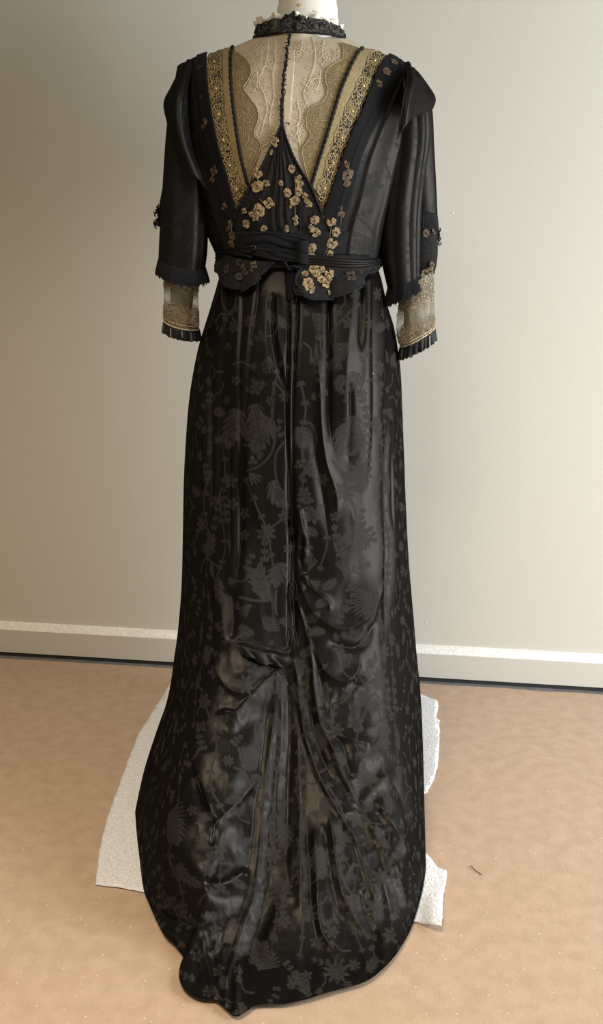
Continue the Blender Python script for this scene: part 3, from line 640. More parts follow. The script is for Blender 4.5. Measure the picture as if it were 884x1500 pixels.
pw_ = np.interp(ws, [0, .5, 1], [2.3, 2.3, 2.6])[:, None]
def sm1(a, n=45):
    kx = np.arange(-2 * n, 2 * n + 1); kr = np.exp(-(kx / n) ** 2); kr /= kr.sum()
    p = np.concatenate([2 * a[0] - a[2 * n:0:-1], a, 2 * a[-1] - a[-2:-2 * n - 2:-1]]); return np.convolve(p, kr, 'valid')
ycen, yl, yr = sm1(ycen), sm1(yl), sm1(yr)
k2 = np.clip(1 - np.abs(2 * us - 1)[None, :] ** pw_, 0, 1) ** np.interp(ws, [0, .6, 1], [.5, .55, .8])[:, None]
side = yl[:, None] * (1 - us) + yr[:, None] * us
YS = side + (ycen[:, None] - side) * k2
ZH = .010
yf = floor_y(PXY[..., 1].clip(1000), ZH)
hemw = smooth(.86, 1, ws)[:, None] ** 1.6
low = PXY[..., 1] > 1000
YS = np.where(low, YS * (1 - hemw) + yf * hemw, YS)
YS = np.where(low, np.minimum(YS, yf), YS)
BASE = unproj(PXY[..., 0], PXY[..., 1], YS)
NB = normals(BASE); NB *= np.where(NB[..., 1:2] * BASE[..., 1:2] + (NB[..., 2:3]) * (BASE[..., 2:3] - H) > 0, -1, 1)
FX, FY = PXY[..., 0].copy(), PXY[..., 1].copy()
HT = np.zeros((NR, NC))
def seg_dist(P, X, Y):
    best = np.full(X.shape, 1e9); sd = np.zeros(X.shape); tt = np.zeros(X.shape); n = len(P) - 1
    for i in range(n):
        ax, ay = P[i]; bx, by = P[i + 1]; dx, dy = bx - ax, by - ay; L2 = dx * dx + dy * dy + 1e-9
        t = ((X - ax) * dx + (Y - ay) * dy) / L2; tc = t.clip(0, 1)
        qx, qy = X - ax - tc * dx, Y - ay - tc * dy; d = np.hypot(qx, qy)
        m = d < best; best = np.where(m, d, best); sd = np.where(m, np.sign(dy * qx - dx * qy), sd); tt = np.where(m, (i + tc) / n, tt)
    return best * sd, tt
def fold(pts, amp, wl, wr, p=1.6, ends=(.15, .15)):
    """ridge (amp > 0) or groove (amp < 0), in mm; wl / wr: how far it fades to the left and right of a line drawn downwards"""
    P = arc(pts, max(4, 4 * len(pts))); R = 3.6 * max(wl, wr)
    m = (FX > P[:, 0].min() - R) & (FX < P[:, 0].max() + R) & (FY > P[:, 1].min() - R) & (FY < P[:, 1].max() + R)
    if not m.any(): return
    d, t = seg_dist(P, FX[m], FY[m])
    wdt = np.where(d < 0, wl, wr)
    tap = smooth(0, max(ends[0], 1e-3), t) * smooth(0, max(ends[1], 1e-3), 1 - t) if ends else 1
    if ends[0] == 0: tap = smooth(0, max(ends[1], 1e-3), 1 - t)
    if ends[1] == 0: tap = tap if ends[0] == 0 else smooth(0, ends[0], t)
    HT[m] += amp * .001 * np.exp(-(np.abs(d) / wdt) ** (.8 * p)) * tap
def bump(x, y, rx, ry, amp, rot=0):
    c, s_ = math.cos(rot), math.sin(rot); dx, dy = FX - x, FY - y
    q = ((dx * c + dy * s_) / rx) ** 2 + ((-dx * s_ + dy * c) / ry) ** 2
    HT[...] += amp * .001 * np.exp(-q)
# gathers and pleats below the waist
fold([(331, 405), (332, 440), (331, 491), (325, 549), (324, 620), (322, 690), (323, 800)], 7, 22, 2.2, 1.4, (0.02, .25))
fold([(356, 405), (356, 433), (355, 463), (352, 517), (350, 613), (351, 697), (351, 800), (347, 870)], 6, 16, 2.4, 1.4, (.02, .2))
fold([(352, 600), (352, 697), (351, 800), (345, 880)], -8, 6, 7, 2, (.4, .3))
fold([(381, 405), (376, 450), (370, 490), (364, 557), (358, 625)], 4.5, 14, 2.4, 1.4, (.02, .4))
fold([(400, 425), (400, 484), (409, 538), (420, 578)], -6, 3, 4, 1.7, (.1, .2))
fold([(407, 425), (408, 484), (415, 530), (422, 575)], 4, 4, 5, 1.7, (.1, .2))
fold([(392, 420), (390, 500), (396, 560)], 3.5, 10, 6, 1.6)
fold([(423, 400), (424, 450), (423, 506), (421, 570), (421, 620), (423, 700), (426, 800), (424, 900), (424, 965)], -5, 2.2, 2, 1.8, (0, .05))
fold([(427, 400), (428, 470), (427, 560), (426, 640), (428, 700)], 5, 3.5, 3.5, 2, (0, .25))
fold([(432, 640), (429, 700), (430, 780), (432, 850), (432, 950)], -9, 6, 4, 1.8, (.3, .1))
fold([(440, 405), (439, 441), (437, 484), (434, 527), (431, 620), (431, 720)], 6, 2.0, 22, 1.4, (0.02, .2))
fold([(482, 405), (482, 437), (484, 527), (484, 620), (489, 680)], -6, 6, 6, 1.8, (.02, .3))
fold([(465, 480), (466, 532), (468, 570), (470, 620), (472, 645), (478, 682), (487, 708), (493, 735), (492, 775)], 7.5, 3.0, 9, 1.5, (.35, .2))
fold([(460, 600), (463, 660), (470, 700), (478, 750), (482, 800)], -7, 10, 5, 1.8, (.3, .3))
fold([(515, 405), (514, 450), (508, 510), (506, 570), (512, 650)], 5, 13, 13, 1.8, (.02, .3))
fold([(528, 405), (529, 463), (526, 520)], -4, 4, 5, 1.8, (.02, .3))
fold([(542, 405), (542, 470), (542, 613), (538, 690), (534, 740)], 7, 20, 1.8, 1.4, (.02, .3))
fold([(557, 400), (566, 484), (563, 540), (560, 600), (560, 700), (560, 793), (557, 836), (551, 882), (540, 925), (526, 952)], 9, 26, 2.4, 1.35, (.02, .08))
fold([(568, 440), (572, 490), (574, 530), (572, 560)], -8, 8, 6, 2, (.1, .3))
fold([(576, 560), (574, 640), (575, 690), (577, 780), (578, 860), (582, 950)], 6, 5, 6, 1.7, (.2, .3))
fold([(567, 600), (566, 700), (567, 790), (566, 900), (560, 980)], -8, 5, 5, 2, (.2, .3))
fold([(588, 560), (586, 650), (587, 760), (590, 880), (598, 1000)], -5, 5, 5, 2, (.2, .3))
fold([(300, 470), (296, 560), (297, 660), (298, 760), (296, 860)], 5, 12, 9, 1.8, (.1, .3))
fold([(311, 500), (308, 600), (309, 690), (312, 780)], -6, 4, 5, 1.8, (.3, .3))
fold([(284, 640), (283, 740), (284, 860), (277, 960)], 4.5, 7, 8, 1.8)
fold([(296, 800), (292, 880), (286, 960), (276, 1010)], -7, 8, 9, 2, (.3, .2))
fold([(362, 640), (365, 690), (372, 730), (380, 760), (392, 800)], 5, 4, 16, 1.6, (.3, .4))
fold([(356, 790), (360, 850), (358, 900), (350, 930)], 5, 14, 16, 2, (.3, .3))
fold([(318, 800), (322, 860), (328, 920), (333, 955)], 4.5, 6, 8, 1.8, (.3, .2))
fold([(338, 860), (342, 900), (338, 940)], -6, 7, 8, 2)
fold([(306, 850), (308, 920), (312, 980)], -7, 9, 6, 2)
# knot of gathers at the centre
bump(438, 770, 7, 20, 8); bump(432, 790, 4, 12, -9); bump(443, 795, 4, 10, -8); bump(447, 810, 5, 10, 6); bump(441, 818, 3, 12, -7)
fold([(436, 740), (441, 760), (446, 785), (447, 805)], 6, 3, 5, 1.7)
# right swags
fold([(444, 838), (452, 856), (463, 866), (480, 880), (484, 898)], 6.5, 4, 4, 1.5, (.1, .2))
fold([(440, 850), (448, 878), (460, 898), (475, 912), (496, 923), (518, 918), (541, 898), (552, 868), (556, 836)], 9, 5, 20, 1.5, (.08, .15))
bump(503, 880, 20, 22, -4, .2)
fold([(548, 905), (536, 935), (522, 948), (500, 945), (478, 938)], -8, 5, 7, 2, (.2, .2))
fold([(452, 918), (458, 945), (470, 975), (484, 992), (500, 999), (514, 995), (524, 982), (528, 955)], 8, 4, 14, 1.5, (.1, .2))
fold([(527, 985), (518, 1010), (500, 1022), (486, 1032)], -6, 4, 6, 1.8)
fold([(500, 1010), (515, 1015), (528, 1000)], 4, 6, 8, 1.8)
# ridges that run into the train
fold([(429, 860), (436, 885), (445, 909), (452, 938), (458, 975), (460, 1007), (468, 1055), (484, 1093), (498, 1131), (514, 1162), (527, 1184)], 9, 3, 9, 1.5, (.05, .1))
fold([(440, 880), (452, 920), (466, 975), (474, 1020), (480, 1060)], -8, 5, 6, 2, (.15, .3))
fold([(432, 960), (436, 1003), (446, 1073), (454, 1100), (470, 1144), (495, 1190), (510, 1218), (522, 1242)], 8, 3, 9, 1.5, (.1, .15))
fold([(452, 1020), (462, 1080), (476, 1120), (492, 1150)], -7, 4, 5, 2, (.2, .3))
bump(522, 1105, 34, 34, 14, .5); fold([(489, 1076), (500, 1090), (508, 1120), (516, 1145)], -7, 5, 4, 1.7)
fold([(490, 1076), (515, 1085), (545, 1092)], 5, 6, 10, 1.8); fold([(527, 1183), (545, 1160), (560, 1143), (585, 1120)], 5, 7, 6, 1.7, (.1, .4)); bump(527, 1185, 8, 6, -7)
fold([(527, 1186), (534, 1215), (540, 1250)], -5, 5, 7, 1.8); fold([(498, 1195), (520, 1190), (540, 1200), (565, 1225)], 5, 8, 8, 1.8)
fold([(548, 1170), (565, 1195), (585, 1225), (602, 1262)], 5, 4, 10, 1.6); fold([(556, 1185), (560, 1215), (566, 1230)], -5, 4, 5, 1.8)
fold([(538, 1205), (552, 1228), (566, 1258), (574, 1290)], 5.5, 4, 9, 1.6); fold([(575, 1140), (592, 1180), (603, 1230), (608, 1270)], -4.5, 6, 6, 1.8)
fold([(588, 1100), (600, 1160), (612, 1230)], 4, 8, 8, 1.8)
fold([(505, 1201), (514, 1220), (523, 1240), (533, 1270), (541, 1296), (551, 1330)], 7, 3, 8, 1.5)
fold([(481, 1180), (488, 1230), (498, 1296), (508, 1325), (520, 1349), (541, 1382)], 8, 3.5, 10, 1.5)
fold([(460, 1200), (463, 1270), (467, 1349), (476, 1375), (488, 1391), (516, 1428)], 8, 4, 10, 1.5)
fold([(474, 1200), (482, 1270), (492, 1320), (505, 1360)], -6, 5, 5, 2)
fold([(446, 1180), (452, 1260), (458, 1340), (470, 1390), (490, 1425)], -6, 6, 6, 2)
fold([(552, 1270), (565, 1310), (575, 1350)], 5, 6, 8, 1.8); fold([(575, 1260), (588, 1300), (596, 1330)], 5, 5, 7, 1.8); fold([(540, 1330), (555, 1365), (566, 1390)], 5, 6, 6, 1.8)
fold([(530, 1300), (538, 1340), (552, 1375)], -5, 4, 5, 1.8)
# centre back seam running down the train
fold([(405, 1000), (402, 1040), (397, 1076), (386, 1160), (378, 1258), (369, 1315), (356, 1349), (342, 1395), (329, 1455), (332, 1478)], 8, 2.2, 12, 1.4, (.1, .01))
fold([(398, 1020), (390, 1080), (378, 1160), (368, 1250), (358, 1320), (344, 1360)], -5, 9, 3, 1.8, (.2, .2))
fold([(352, 1400), (348, 1440), (346, 1485)], 7, 4, 3, 1.8, (.3, .01)); fold([(340, 1420), (338, 1450), (339, 1480)], -5, 3, 3, 1.8, (.3, .01))
fold([(420, 985), (424, 1060), (422, 1150), (420, 1260), (428, 1360)], -6, 8, 6, 2, (.1, .3)); fold([(412, 985), (412, 1060), (406, 1160), (400, 1260)], 4, 6, 8, 1.8)
fold([(436, 1050), (440, 1150), (442, 1260), (440, 1360)], 5, 6, 8, 1.8); bump(415, 1400, 40, 45, 10); bump(470, 1440, 30, 20, 4)
# left swags
fold([(309, 955), (318, 980), (325, 997), (337, 1010), (354, 1017), (372, 1015)], 8, 3, 14, 1.5, (.15, .1)); bump(355, 985, 22, 15, 6)
fold([(407, 981), (387, 997), (372, 1015), (358, 1030), (346, 1043), (330, 1042), (311, 1049)], 9, 2.5, 16, 1.4, (.02, .2))
bump(372, 1050, 26, 22, -13, -.6); bump(350, 1072, 18, 14, -7)
fold([(254, 1020), (261, 1050), (268, 1074), (274, 1102), (281, 1126), (288, 1140), (300, 1180), (313, 1208)], -9, 4, 4, 1.7, (.1, .1))
fold([(262, 1020), (270, 1060), (280, 1100), (292, 1140), (305, 1175), (316, 1205)], 6, 4, 16, 1.6)
fold([(244, 1050), (238, 1080), (233, 1115), (222, 1150)], -6, 4, 5, 1.8); fold([(252, 1060), (247, 1100), (236, 1140)], 5, 5, 7, 1.8)
fold([(256, 1024), (266, 1040), (278, 1054)], -5, 4, 4, 1.8); fold([(285, 1135), (276, 1150), (268, 1175)], 4, 5, 5, 1.8)
fold([(385, 1130), (352, 1171), (330, 1193), (314, 1210), (306, 1232)], 7, 8, 5, 1.6); fold([(310, 1195), (314, 1215), (310, 1240)], -7, 3, 4, 1.8)
bump(305, 1110, 26, 24, 8); bump(340, 1140, 22, 22, 5); bump(345, 1215, 22, 18, 7); bump(270, 1190, 30, 30, 6); bump(300, 1160, 10, 14, -4)
fold([(294, 1290), (320, 1296), (345, 1288), (366, 1270)], -10, 8, 8, 2); bump(330, 1262, 30, 12, 5); bump(320, 1320, 34, 14, 6, -.2)
fold([(240, 1240), (250, 1262), (246, 1290), (238, 1320)], 5, 6, 6, 1.8); fold([(212, 1235), (222, 1270), (228, 1310), (236, 1340)], 5, 5, 6, 1.8); fold([(226, 1230), (236, 1270), (236, 1310)], -5, 5, 5, 1.8)
fold([(232, 1325), (240, 1342), (258, 1350), (290, 1362)], -6, 5, 5, 1.8); fold([(228, 1350), (250, 1365), (280, 1372)], 5, 6, 6, 1.8)
fold([(298, 1360), (299, 1385), (303, 1410), (312, 1446), (320, 1464)], 9, 5, 3, 1.5, (.2, .02)); fold([(309, 1375), (312, 1405), (320, 1440)], -8, 4, 5, 1.8)
fold([(285, 1390), (288, 1415), (293, 1440)], -7, 5, 4, 1.8); bump(277, 1430, 12, 16, 7); fold([(322, 1360), (316, 1385), (305, 1400)], 5, 4, 4, 1.8); fold([(330, 1380), (326, 1420), (322, 1450)], 5, 5, 5, 1.8)
bump(250, 1380, 12, 10, 4); bump(300, 1345, 14, 8, 4)
# narrow dark pleat lines below the waist, and fine creases in the crumpled train
for pts in ([(331, 405), (332, 440), (331, 491), (325, 549), (324, 620), (323, 720), (324, 810)], [(356, 405), (355, 463), (352, 517), (351, 613), (351, 697), (351, 800), (346, 880)], [(381, 405), (376, 450), (370, 490), (364, 557), (358, 625)],
            [(437, 441), (436, 484), (433, 527), (430, 620), (430, 720)], [(482, 405), (482, 437), (484, 527), (484, 620), (489, 664)], [(542, 405), (542, 470), (542, 613), (538, 690), (534, 740)], [(557, 420), (566, 484), (562, 540), (560, 600), (560, 700), (560, 793), (557, 836)],
            [(309, 520), (308, 600), (309, 690), (312, 780)], [(528, 405), (529, 463), (526, 520)], [(575, 600), (574, 700), (576, 790)], [(296, 640), (297, 720), (298, 800)], [(338, 640), (337, 740), (339, 830)], [(512, 560), (514, 620), (510, 680)]):
    fold(pts, -6.0, 2.8, 2.8, 1.5, (.03, .25))
wxx = FX + 7 * vnoise(FX / 30, FY / 30, 81); wyy = FY + 9 * vnoise(FX / 34 + 8, FY / 34, 82)
HT += .0042 * (.22 - np.abs(vnoise(wxx / 25 + 2, wyy / 34 + 6, 83))) * smooth(960, 1080, FY) + .0016 * (.2 - np.abs(vnoise(wxx / 11, wyy / 15 + 3, 84))) * smooth(880, 1050, FY) + .0022 * (.2 - np.abs(vnoise(wxx / 15 + 5, wyy / 60, 85))) * (1 - smooth(900, 1050, FY)) * smooth(450, 560, FY)
# general softness of the cloth
HT += .0016 * vnoise(FX / 17 + 3, FY / 42 + 5, 21) * smooth(420, 520, FY) + .0022 * vnoise(FX / 24 + 13, FY / 26 + 2, 22) * smooth(900, 1050, FY) + .0010 * vnoise(FX / 9, FY / 12, 23) * smooth(950, 1100, FY)
def blur(a, n):
    for _ in range(n):
        a = np.pad(a, 1, mode='edge'); a = (a[:-2, 1:-1] + a[2:, 1:-1] + a[1:-1, :-2] + a[1:-1, 2:] + 2 * a[1:-1, 1:-1]) / 6
    return a
HT = blur(HT, 1) * np.interp(FY, [400, 780, 860, 1500], [.95, .95, .78, .72])
HT *= smooth(0, .012, ws)[:, None] * .6 + .4
edge_t = smooth(0, .05, us) * smooth(0, .05, 1 - us)
HT *= (.15 + .85 * edge_t)[None, :]
SG = BASE + NB * HT[..., None]
SG[..., 2] = np.maximum(SG[..., 2], .0068)
# the woven pattern follows the cloth round the sides instead of stretching there
mid_ = NC // 2
stp = np.linalg.norm(np.diff(BASE, axis=1), axis=2) * F / np.hypot(BASE[:, :-1, 1], BASE[:, :-1, 2] - H); dxp = np.diff(FX, axis=1)
inc = np.maximum(dxp, .85 * stp); inc = np.where(np.abs(us[:-1] - .5)[None, :] < .30, dxp, inc)
cum = np.concatenate([np.zeros((NR, 1)), np.cumsum(inc, 1)], 1); QX = FX[:, mid_:mid_ + 1] + cum - cum[:, mid_:mid_ + 1]
QX = blur(QX, 6)
DMV = sample(DM, QX.clip(2, 895), FY)
# hidden front half, coarser, closing the tube
nf = 40; t = np.linspace(0, 1, nf + 2)[1:-1]
rows = np.arange(0, NR, 9); rows[-1] = NR - 1
Fr = np.zeros((len(rows), nf + 2, 3))
tt = np.linspace(0, 1, nf + 2)[None, :, None]
Lr, Rr = SG[rows, 0], SG[rows, -1]; wr_ = ws[rows][:, None]
Fr = Rr[:, None] * (1 - tt) + Lr[:, None] * tt
bul = np.sin(math.pi * tt[..., 0])
yfront = np.interp(ws[rows], [0, .3, .7, 1], [2.04, 2.06, 2.09, 2.11])[:, None]
Fr[..., 1] = Fr[..., 1] * (1 - bul ** .6) + yfront * bul ** .6
zfr = np.interp(ws[rows], [0, 1], [SG[0, NC // 2, 2], .0068])[:, None]
Fr[..., 2] = Fr[..., 2] * (1 - bul ** .6) + zfr * bul ** .6
Fr[..., 2] = np.maximum(Fr[..., 2], .0068)
# narrower towards the hidden front so that it keeps behind the back
cx = Fr[..., 0].mean(1, keepdims=True); Fr[..., 0] = cx + (Fr[..., 0] - cx) * (1 - .12 * bul)
Vs = np.vstack([SG.reshape(-1, 3), Fr.reshape(-1, 3)])
Fs = np.vstack([grid_faces(NR, NC), grid_faces(len(rows), nf + 2, off=NR * NC)])
skirt = np_mesh('skirt', Vs, Fs, M['damask'], gown, {'damask': np.concatenate([DMV.ravel(), np.zeros(Fr.shape[0] * Fr.shape[1])])})
skirt['label'] = 'black floral damask skirt with draped train'
sk = SG[::6, ::6]; bvS = BVHTree.FromPolygons([Vector(v) for v in sk.reshape(-1, 3)] + [Vector(v) for v in TG.reshape(-1, 3)],
    [tuple(int(i) for i in f) for f in grid_faces(*sk.shape[:2])] + [tuple(int(i) + sk.shape[0] * sk.shape[1] for i in f) for f in fc])

# ruched tuck at the bottom of the left swag, and the seam tape with its hanging loops
def tube_on(name, pts, r, off, m, parent, bv=None, n=None, k=6, twist=0):
    P = arc(pts, n or max(8, int(np.linalg.norm(np.diff(arc(pts, 60), axis=0), axis=1).sum() / 2.5)))
    W = cast(P[:, 0], P[:, 1], off, bv)
    if twist:
        rr = r * (1 + .28 * np.sin(np.arange(len(P)) * twist))
    else: rr = r
    mb = MB(); mb.tube(W, rr, k); return mb.build(name, m, parent)
nr_, nc_ = 34, 110
Pt = ruled([(349, 939), (358, 935), (372, 940), (390, 946), (408, 948), (425, 948)][::1], [(352, 956), (366, 966), (382, 973), (398, 976), (412, 977), (425, 975)], nc_, nr_)
Pt = np.swapaxes(Pt, 0, 1)
vv, uu = np.meshgrid(np.linspace(0, 1, nr_), np.linspace(0, 1, nc_), indexing='ij')
ruch = .008 + .011 * np.sin(math.pi * vv) * .5 + .0013 * np.sin(uu * 26 + 4 * np.sin(vv * 3) + 3 * vnoise(uu * 6, vv * 3, 31)) * (.4 + vv) + .003 * np.exp(-((vv - .22 - .05 * np.sin(uu * 9)) / .07) ** 2) - .003 * np.exp(-((vv - .4 - .06 * np.sin(uu * 8)) / .07) ** 2)
RG = cast(Pt[..., 0] + 1.2 * np.sin(vv * 9), Pt[..., 1] + 1.6 * np.sin(uu * 17) * vv, ruch, bvS)
grid_obj('train_tuck', RG, M['damask'], gown, attrs={'damask': .35 + .0 * uu}, thick=.002)['label'] = 'ruched tuck gathering the left swag'
seam = MB()
for pts in ([(424, 868), (425, 900), (424, 935), (420, 946)], [(431, 853), (426, 858), (424, 866)], [(424, 862), (429, 852), (436, 858), (437, 880)], [(425, 923), (430, 918), (434, 926), (435, 950)], [(432, 850), (432, 900), (431, 955)]):
    P = arc(pts, 24); seam.tube(cast(P[:, 0], P[:, 1], .004, bvS), .0011, 5)
seam.build('seam_tape', M['damask'], gown)
fleck = MB(); fleck.blob(cast(np.array([545.6]), np.array([547.5]), .0015, bvS)[0], .0012); fleck.build('gold_fleck', M['bead'], gown)

# ------------------------------------------------------------------ bodice: lace, ribbons, panels
scalL = [(346, 78), (356, 84), (366, 95), (369, 107), (365, 118), (358, 130), (363, 139), (369, 147), (376, 156), (379, 166), (378, 180), (374, 190), (374, 200), (380, 206), (382, 214), (378, 228), (374, 239), (367, 268)]
cordL = [(343, 72), (340.5, 76), (339.5, 82), (339, 97), (341, 135), (346, 177), (353, 222), (364, 270)]
stripL = [(327, 74), (327, 85), (327, 110), (329, 135), (333, 180), (340, 220), (351, 258), (363, 278)]
laceL = [(306, 83), (305, 95), (306, 110), (313, 160), (324, 214), (337, 259), (347, 300), (350, 312)]
ribL = [(281, 93), (280, 110), (287, 160), (298, 219), (306, 249), (320, 304), (331, 338), (337, 368)]
panL = [(266, 104), (267, 140), (272, 180), (284, 235), (298, 292), (307, 328), (320, 358), (329, 378)]
scalR = [(500, 64), (502, 78), (500, 90), (488, 96), (480, 102), (477, 112), (477, 122), (480, 132), (479, 140), (472, 150), (460, 156), (452, 163), (449, 175), (450, 188), (455, 197), (450, 208), (443, 218), (446, 240), (454, 268)]
cordR = [(530, 74), (525, 78), (520, 85), (510, 105), (497, 137), (486, 174), (475, 209), (464, 244), (456, 272)]
stripR = [(552, 76), (540, 86), (526, 117), (512, 145), (500, 174), (487, 209), (477, 244), (464, 280)]
laceR = [(568, 85), (558, 95), (547, 112), (530, 157), (515, 189), (500, 229), (487, 269), (472, 311)]
ribR = [(598, 100), (590, 108), (579, 124), (559, 160), (537, 205), (525, 236), (512, 290), (500, 330), (494, 368)]
panR = [(602, 108), (598, 140), (592, 185), (582, 235), (570, 290), (560, 330), (556, 355), (552, 382)]
def lay(name, A_, B_, off, m, nr=120, nc=24, parent=gown, thick=.0015, h=None, attrs=None, bv=None):
    G = ruled(A_, B_, nr, nc); v, u = np.meshgrid(np.linspace(0, 1, nr), np.linspace(0, 1, nc), indexing='ij')
    hh = off + (h(u, v) if h else 0)
    W = cast(G[..., 0], G[..., 1], hh, bv)
    n_ = normals(W); 
    if n_[nr // 2, nc // 2, 1] > 0: W = W[:, ::-1]; 
    at = {k: f(u, v, G) for k, f in (attrs or {}).items()}
    if n_[nr // 2, nc // 2, 1] > 0: at = {k: x[:, ::-1] for k, x in at.items()}
    return grid_obj(name, W, m, parent, attrs=at, thick=thick), G
edge = lambda u, v: -.0016 * ((2 * u - 1) ** 8)
for sc, co, st, la in ((scalL, cordL, stripL, laceL), (scalR, cordR, stripR, laceR)):
    o, _ = lay('scalloped_lace', sc, co, .0022, M['scallop'], 110, 26, thick=.001); o['label'] = 'olive gold lace with a scalloped edge'
    o, _ = lay('gold_net_strip', co, st, .0034, M['strip'], 110, 12, thick=.001, h=edge); o['label'] = 'gold net strip beside the black cord'
    o, _ = lay('lace_band', st, la, .0036, M['laceblack'], 130, 18, thick=.001, h=edge); o['label'] = 'openwork gold lace band over black'
    c = tube_on('yoke_cord', co, .0030, .0055, M['cord'], gown, twist=1.9); c['label'] = 'black twisted cord'
    # thread work of the band: medallions with radiating threads, meshes of loops between them
    mid = arc((np.array(arc(st, 40)) + np.array(arc(la, 40))) / 2, 200); wdt = np.linalg.norm(arc(st, 200) - arc(la, 200), axis=1)
    th = MB(); bd = MB()
    nm = 6
    for q in range(nm):
        i = int(200 * (q + .45) / nm); c0 = mid[i]; r = min(wdt[i] * .62, 13) * .95
        tng = mid[min(i + 3, 199)] - mid[max(i - 3, 0)]; an = math.atan2(tng[1], tng[0])
        for k in range(13):
            a_ = an + k * 2 * math.pi / 13
            P = np.array([(c0[0] + r * f_ * math.cos(a_) * .85, c0[1] + r * f_ * math.sin(a_) * 1.2) for f_ in (.16, .5, .95)])
            th.tube(cast(P[:, 0], P[:, 1], .0052), .00042, 4)
        ringp = np.array([(c0[0] + r * (.97 + .07 * math.cos(9 * a_)) * math.cos(a_) * .85, c0[1] + r * (.97 + .07 * math.cos(9 * a_)) * math.sin(a_) * 1.2) for a_ in np.linspace(0, 2 * math.pi, 40)[:-1]])
        th.tube(cast(ringp[:, 0], ringp[:, 1], .0052), .00062, 4, True)
        bd.blob(cast(np.array([c0[0]]), np.array([c0[1]]), .0060)[0], (.0022, .0016, .0022), 8)
    la2, st2 = arc(la, 200), arc(st, 200)
    for e_, sg in ((la2, .06), (st2, .94), (la2, .22)):
        k = np.arange(200); P = la2 * (1 - sg) + st2 * sg
        P = P + np.stack([1.3 * np.sin(k * .55), 1.0 * np.cos(k * .55)], -1)
        th.tube(cast(P[:, 0], P[:, 1], .0050), .00058, 4)
    for q in range(70):
        i = random.randrange(2, 198); f_ = random.uniform(.08, .95); c0 = la2[i] * (1 - f_) + st2[i] * f_
        r = random.uniform(1.4, 3.4); a0 = random.uniform(0, 6.28); a1 = a0 + random.uniform(3, 6.5)
        aa = np.linspace(a0, a1, 9); P = np.stack([c0[0] + r * np.cos(aa) * (1 - .3 * (aa - a0) / 6), c0[1] + r * np.sin(aa)], -1)
        th.tube(cast(P[:, 0], P[:, 1], .0050), .00045, 4)
    th.build('lace_thread', M['gold'], gown, stuff=True); bd.build('lace_bead', M['bead'], gown, stuff=True)
    # sparkle of thread on the scalloped lace: small radiating wheels and a corded edge
    tw = MB(); P = arc(sc, 120); tw.tube(cast(P[:, 0], P[:, 1], .0036), .0006, 4)
    s2, c2 = arc(sc, 100), arc(co, 100)
    for i in range(6, 98, 10):
        c0 = s2[i] * .5 + c2[i] * .5; r = .42 * np.linalg.norm(s2[i] - c2[i])
        if r < 3: continue
        for k in range(14):
            a_ = k * 2 * math.pi / 14; P = np.array([(c0[0] + r * f_ * math.cos(a_), c0[1] + r * f_ * math.sin(a_)) for f_ in (.25, .6, .92)])
            tw.tube(cast(P[:, 0], P[:, 1], .0034), .00036, 3)
    for q in range(130):
        i = random.randrange(4, 96); f_ = random.uniform(.05, .95); c0 = s2[i] * f_ + c2[i] * (1 - f_); r = random.uniform(1.0, 2.4); aa = np.linspace(0, random.uniform(2.5, 5), 7) + random.uniform(0, 6)
        tw.tube(cast(c0[0] + r * np.cos(aa), c0[1] + r * np.sin(aa), .0034), .00034, 3)
    tw.build('lace_scroll', M['gold'], gown, stuff=True)
# embroidered vines on the net
vn = MB()
def spiral(cx, cy, r, turns, a0, sg=1):
    a = np.linspace(0, turns * 2 * math.pi, int(16 * turns) + 6); rr = r * (1 - .82 * a / a[-1])
    P = np.stack([cx + rr * np.cos(a0 + sg * a), cy + rr * np.sin(a0 + sg * a)], -1); vn.tube(cast(P[:, 0], P[:, 1], .0014), .00042, 3)
def vline(pts, r=.00055):
    P = arc(pts, 40); vn.tube(cast(P[:, 0], P[:, 1], .0014), r, 4)
stems = [[(394, 62), (392, 85), (384, 108), (380, 120), (388, 140), (392, 160), (386, 185), (382, 200)], [(404, 60), (404, 90), (400, 110), (402, 140), (396, 170), (398, 205)], [(458, 55), (462, 75), (460, 100), (450, 125), (445, 140), (452, 158), (448, 175), (432, 200)],
         [(444, 60), (440, 78), (435, 84)], [(475, 60), (472, 80), (478, 92)], [(431, 110), (428, 140), (427, 165), (425, 185)], [(362, 75), (372, 90), (378, 110), (376, 130)], [(470, 105), (466, 128), (452, 134), (458, 118), (472, 115)], [(497, 70), (496, 92)], [(370, 62), (384, 78), (382, 95)], [(412, 190), (400, 205), (385, 215)], [(436, 150), (440, 170), (436, 190), (440, 215)]]
for st in stems:
    vline(st); P = arc(st, 12)
    for i, p in enumerate(P[1:], 1):
        sg = 1 if i % 2 else -1; d = P[i] - P[i - 1]; an = math.atan2(d[1], d[0]) + sg * 1.2
        r = random.uniform(3.2, 5.6); spiral(p[0] + r * 1.3 * math.cos(an), p[1] + r * 1.3 * math.sin(an), r, random.uniform(.9, 1.5), an + math.pi, sg)
for cx_, cy_, r in ((363, 120, 6), (458, 122, 9), (442, 150, 7), (382, 128, 8), (372, 172, 6), (396, 185, 7), (438, 78, 6), (484, 88, 7), (380, 75, 6), (420, 70, 5), (470, 80, 6)): spiral(cx_, cy_, r, 1.4, random.uniform(0, 6), random.choice([-1, 1]))
vn.build('embroidered_vine', M['thread'], gown, stuff=True)

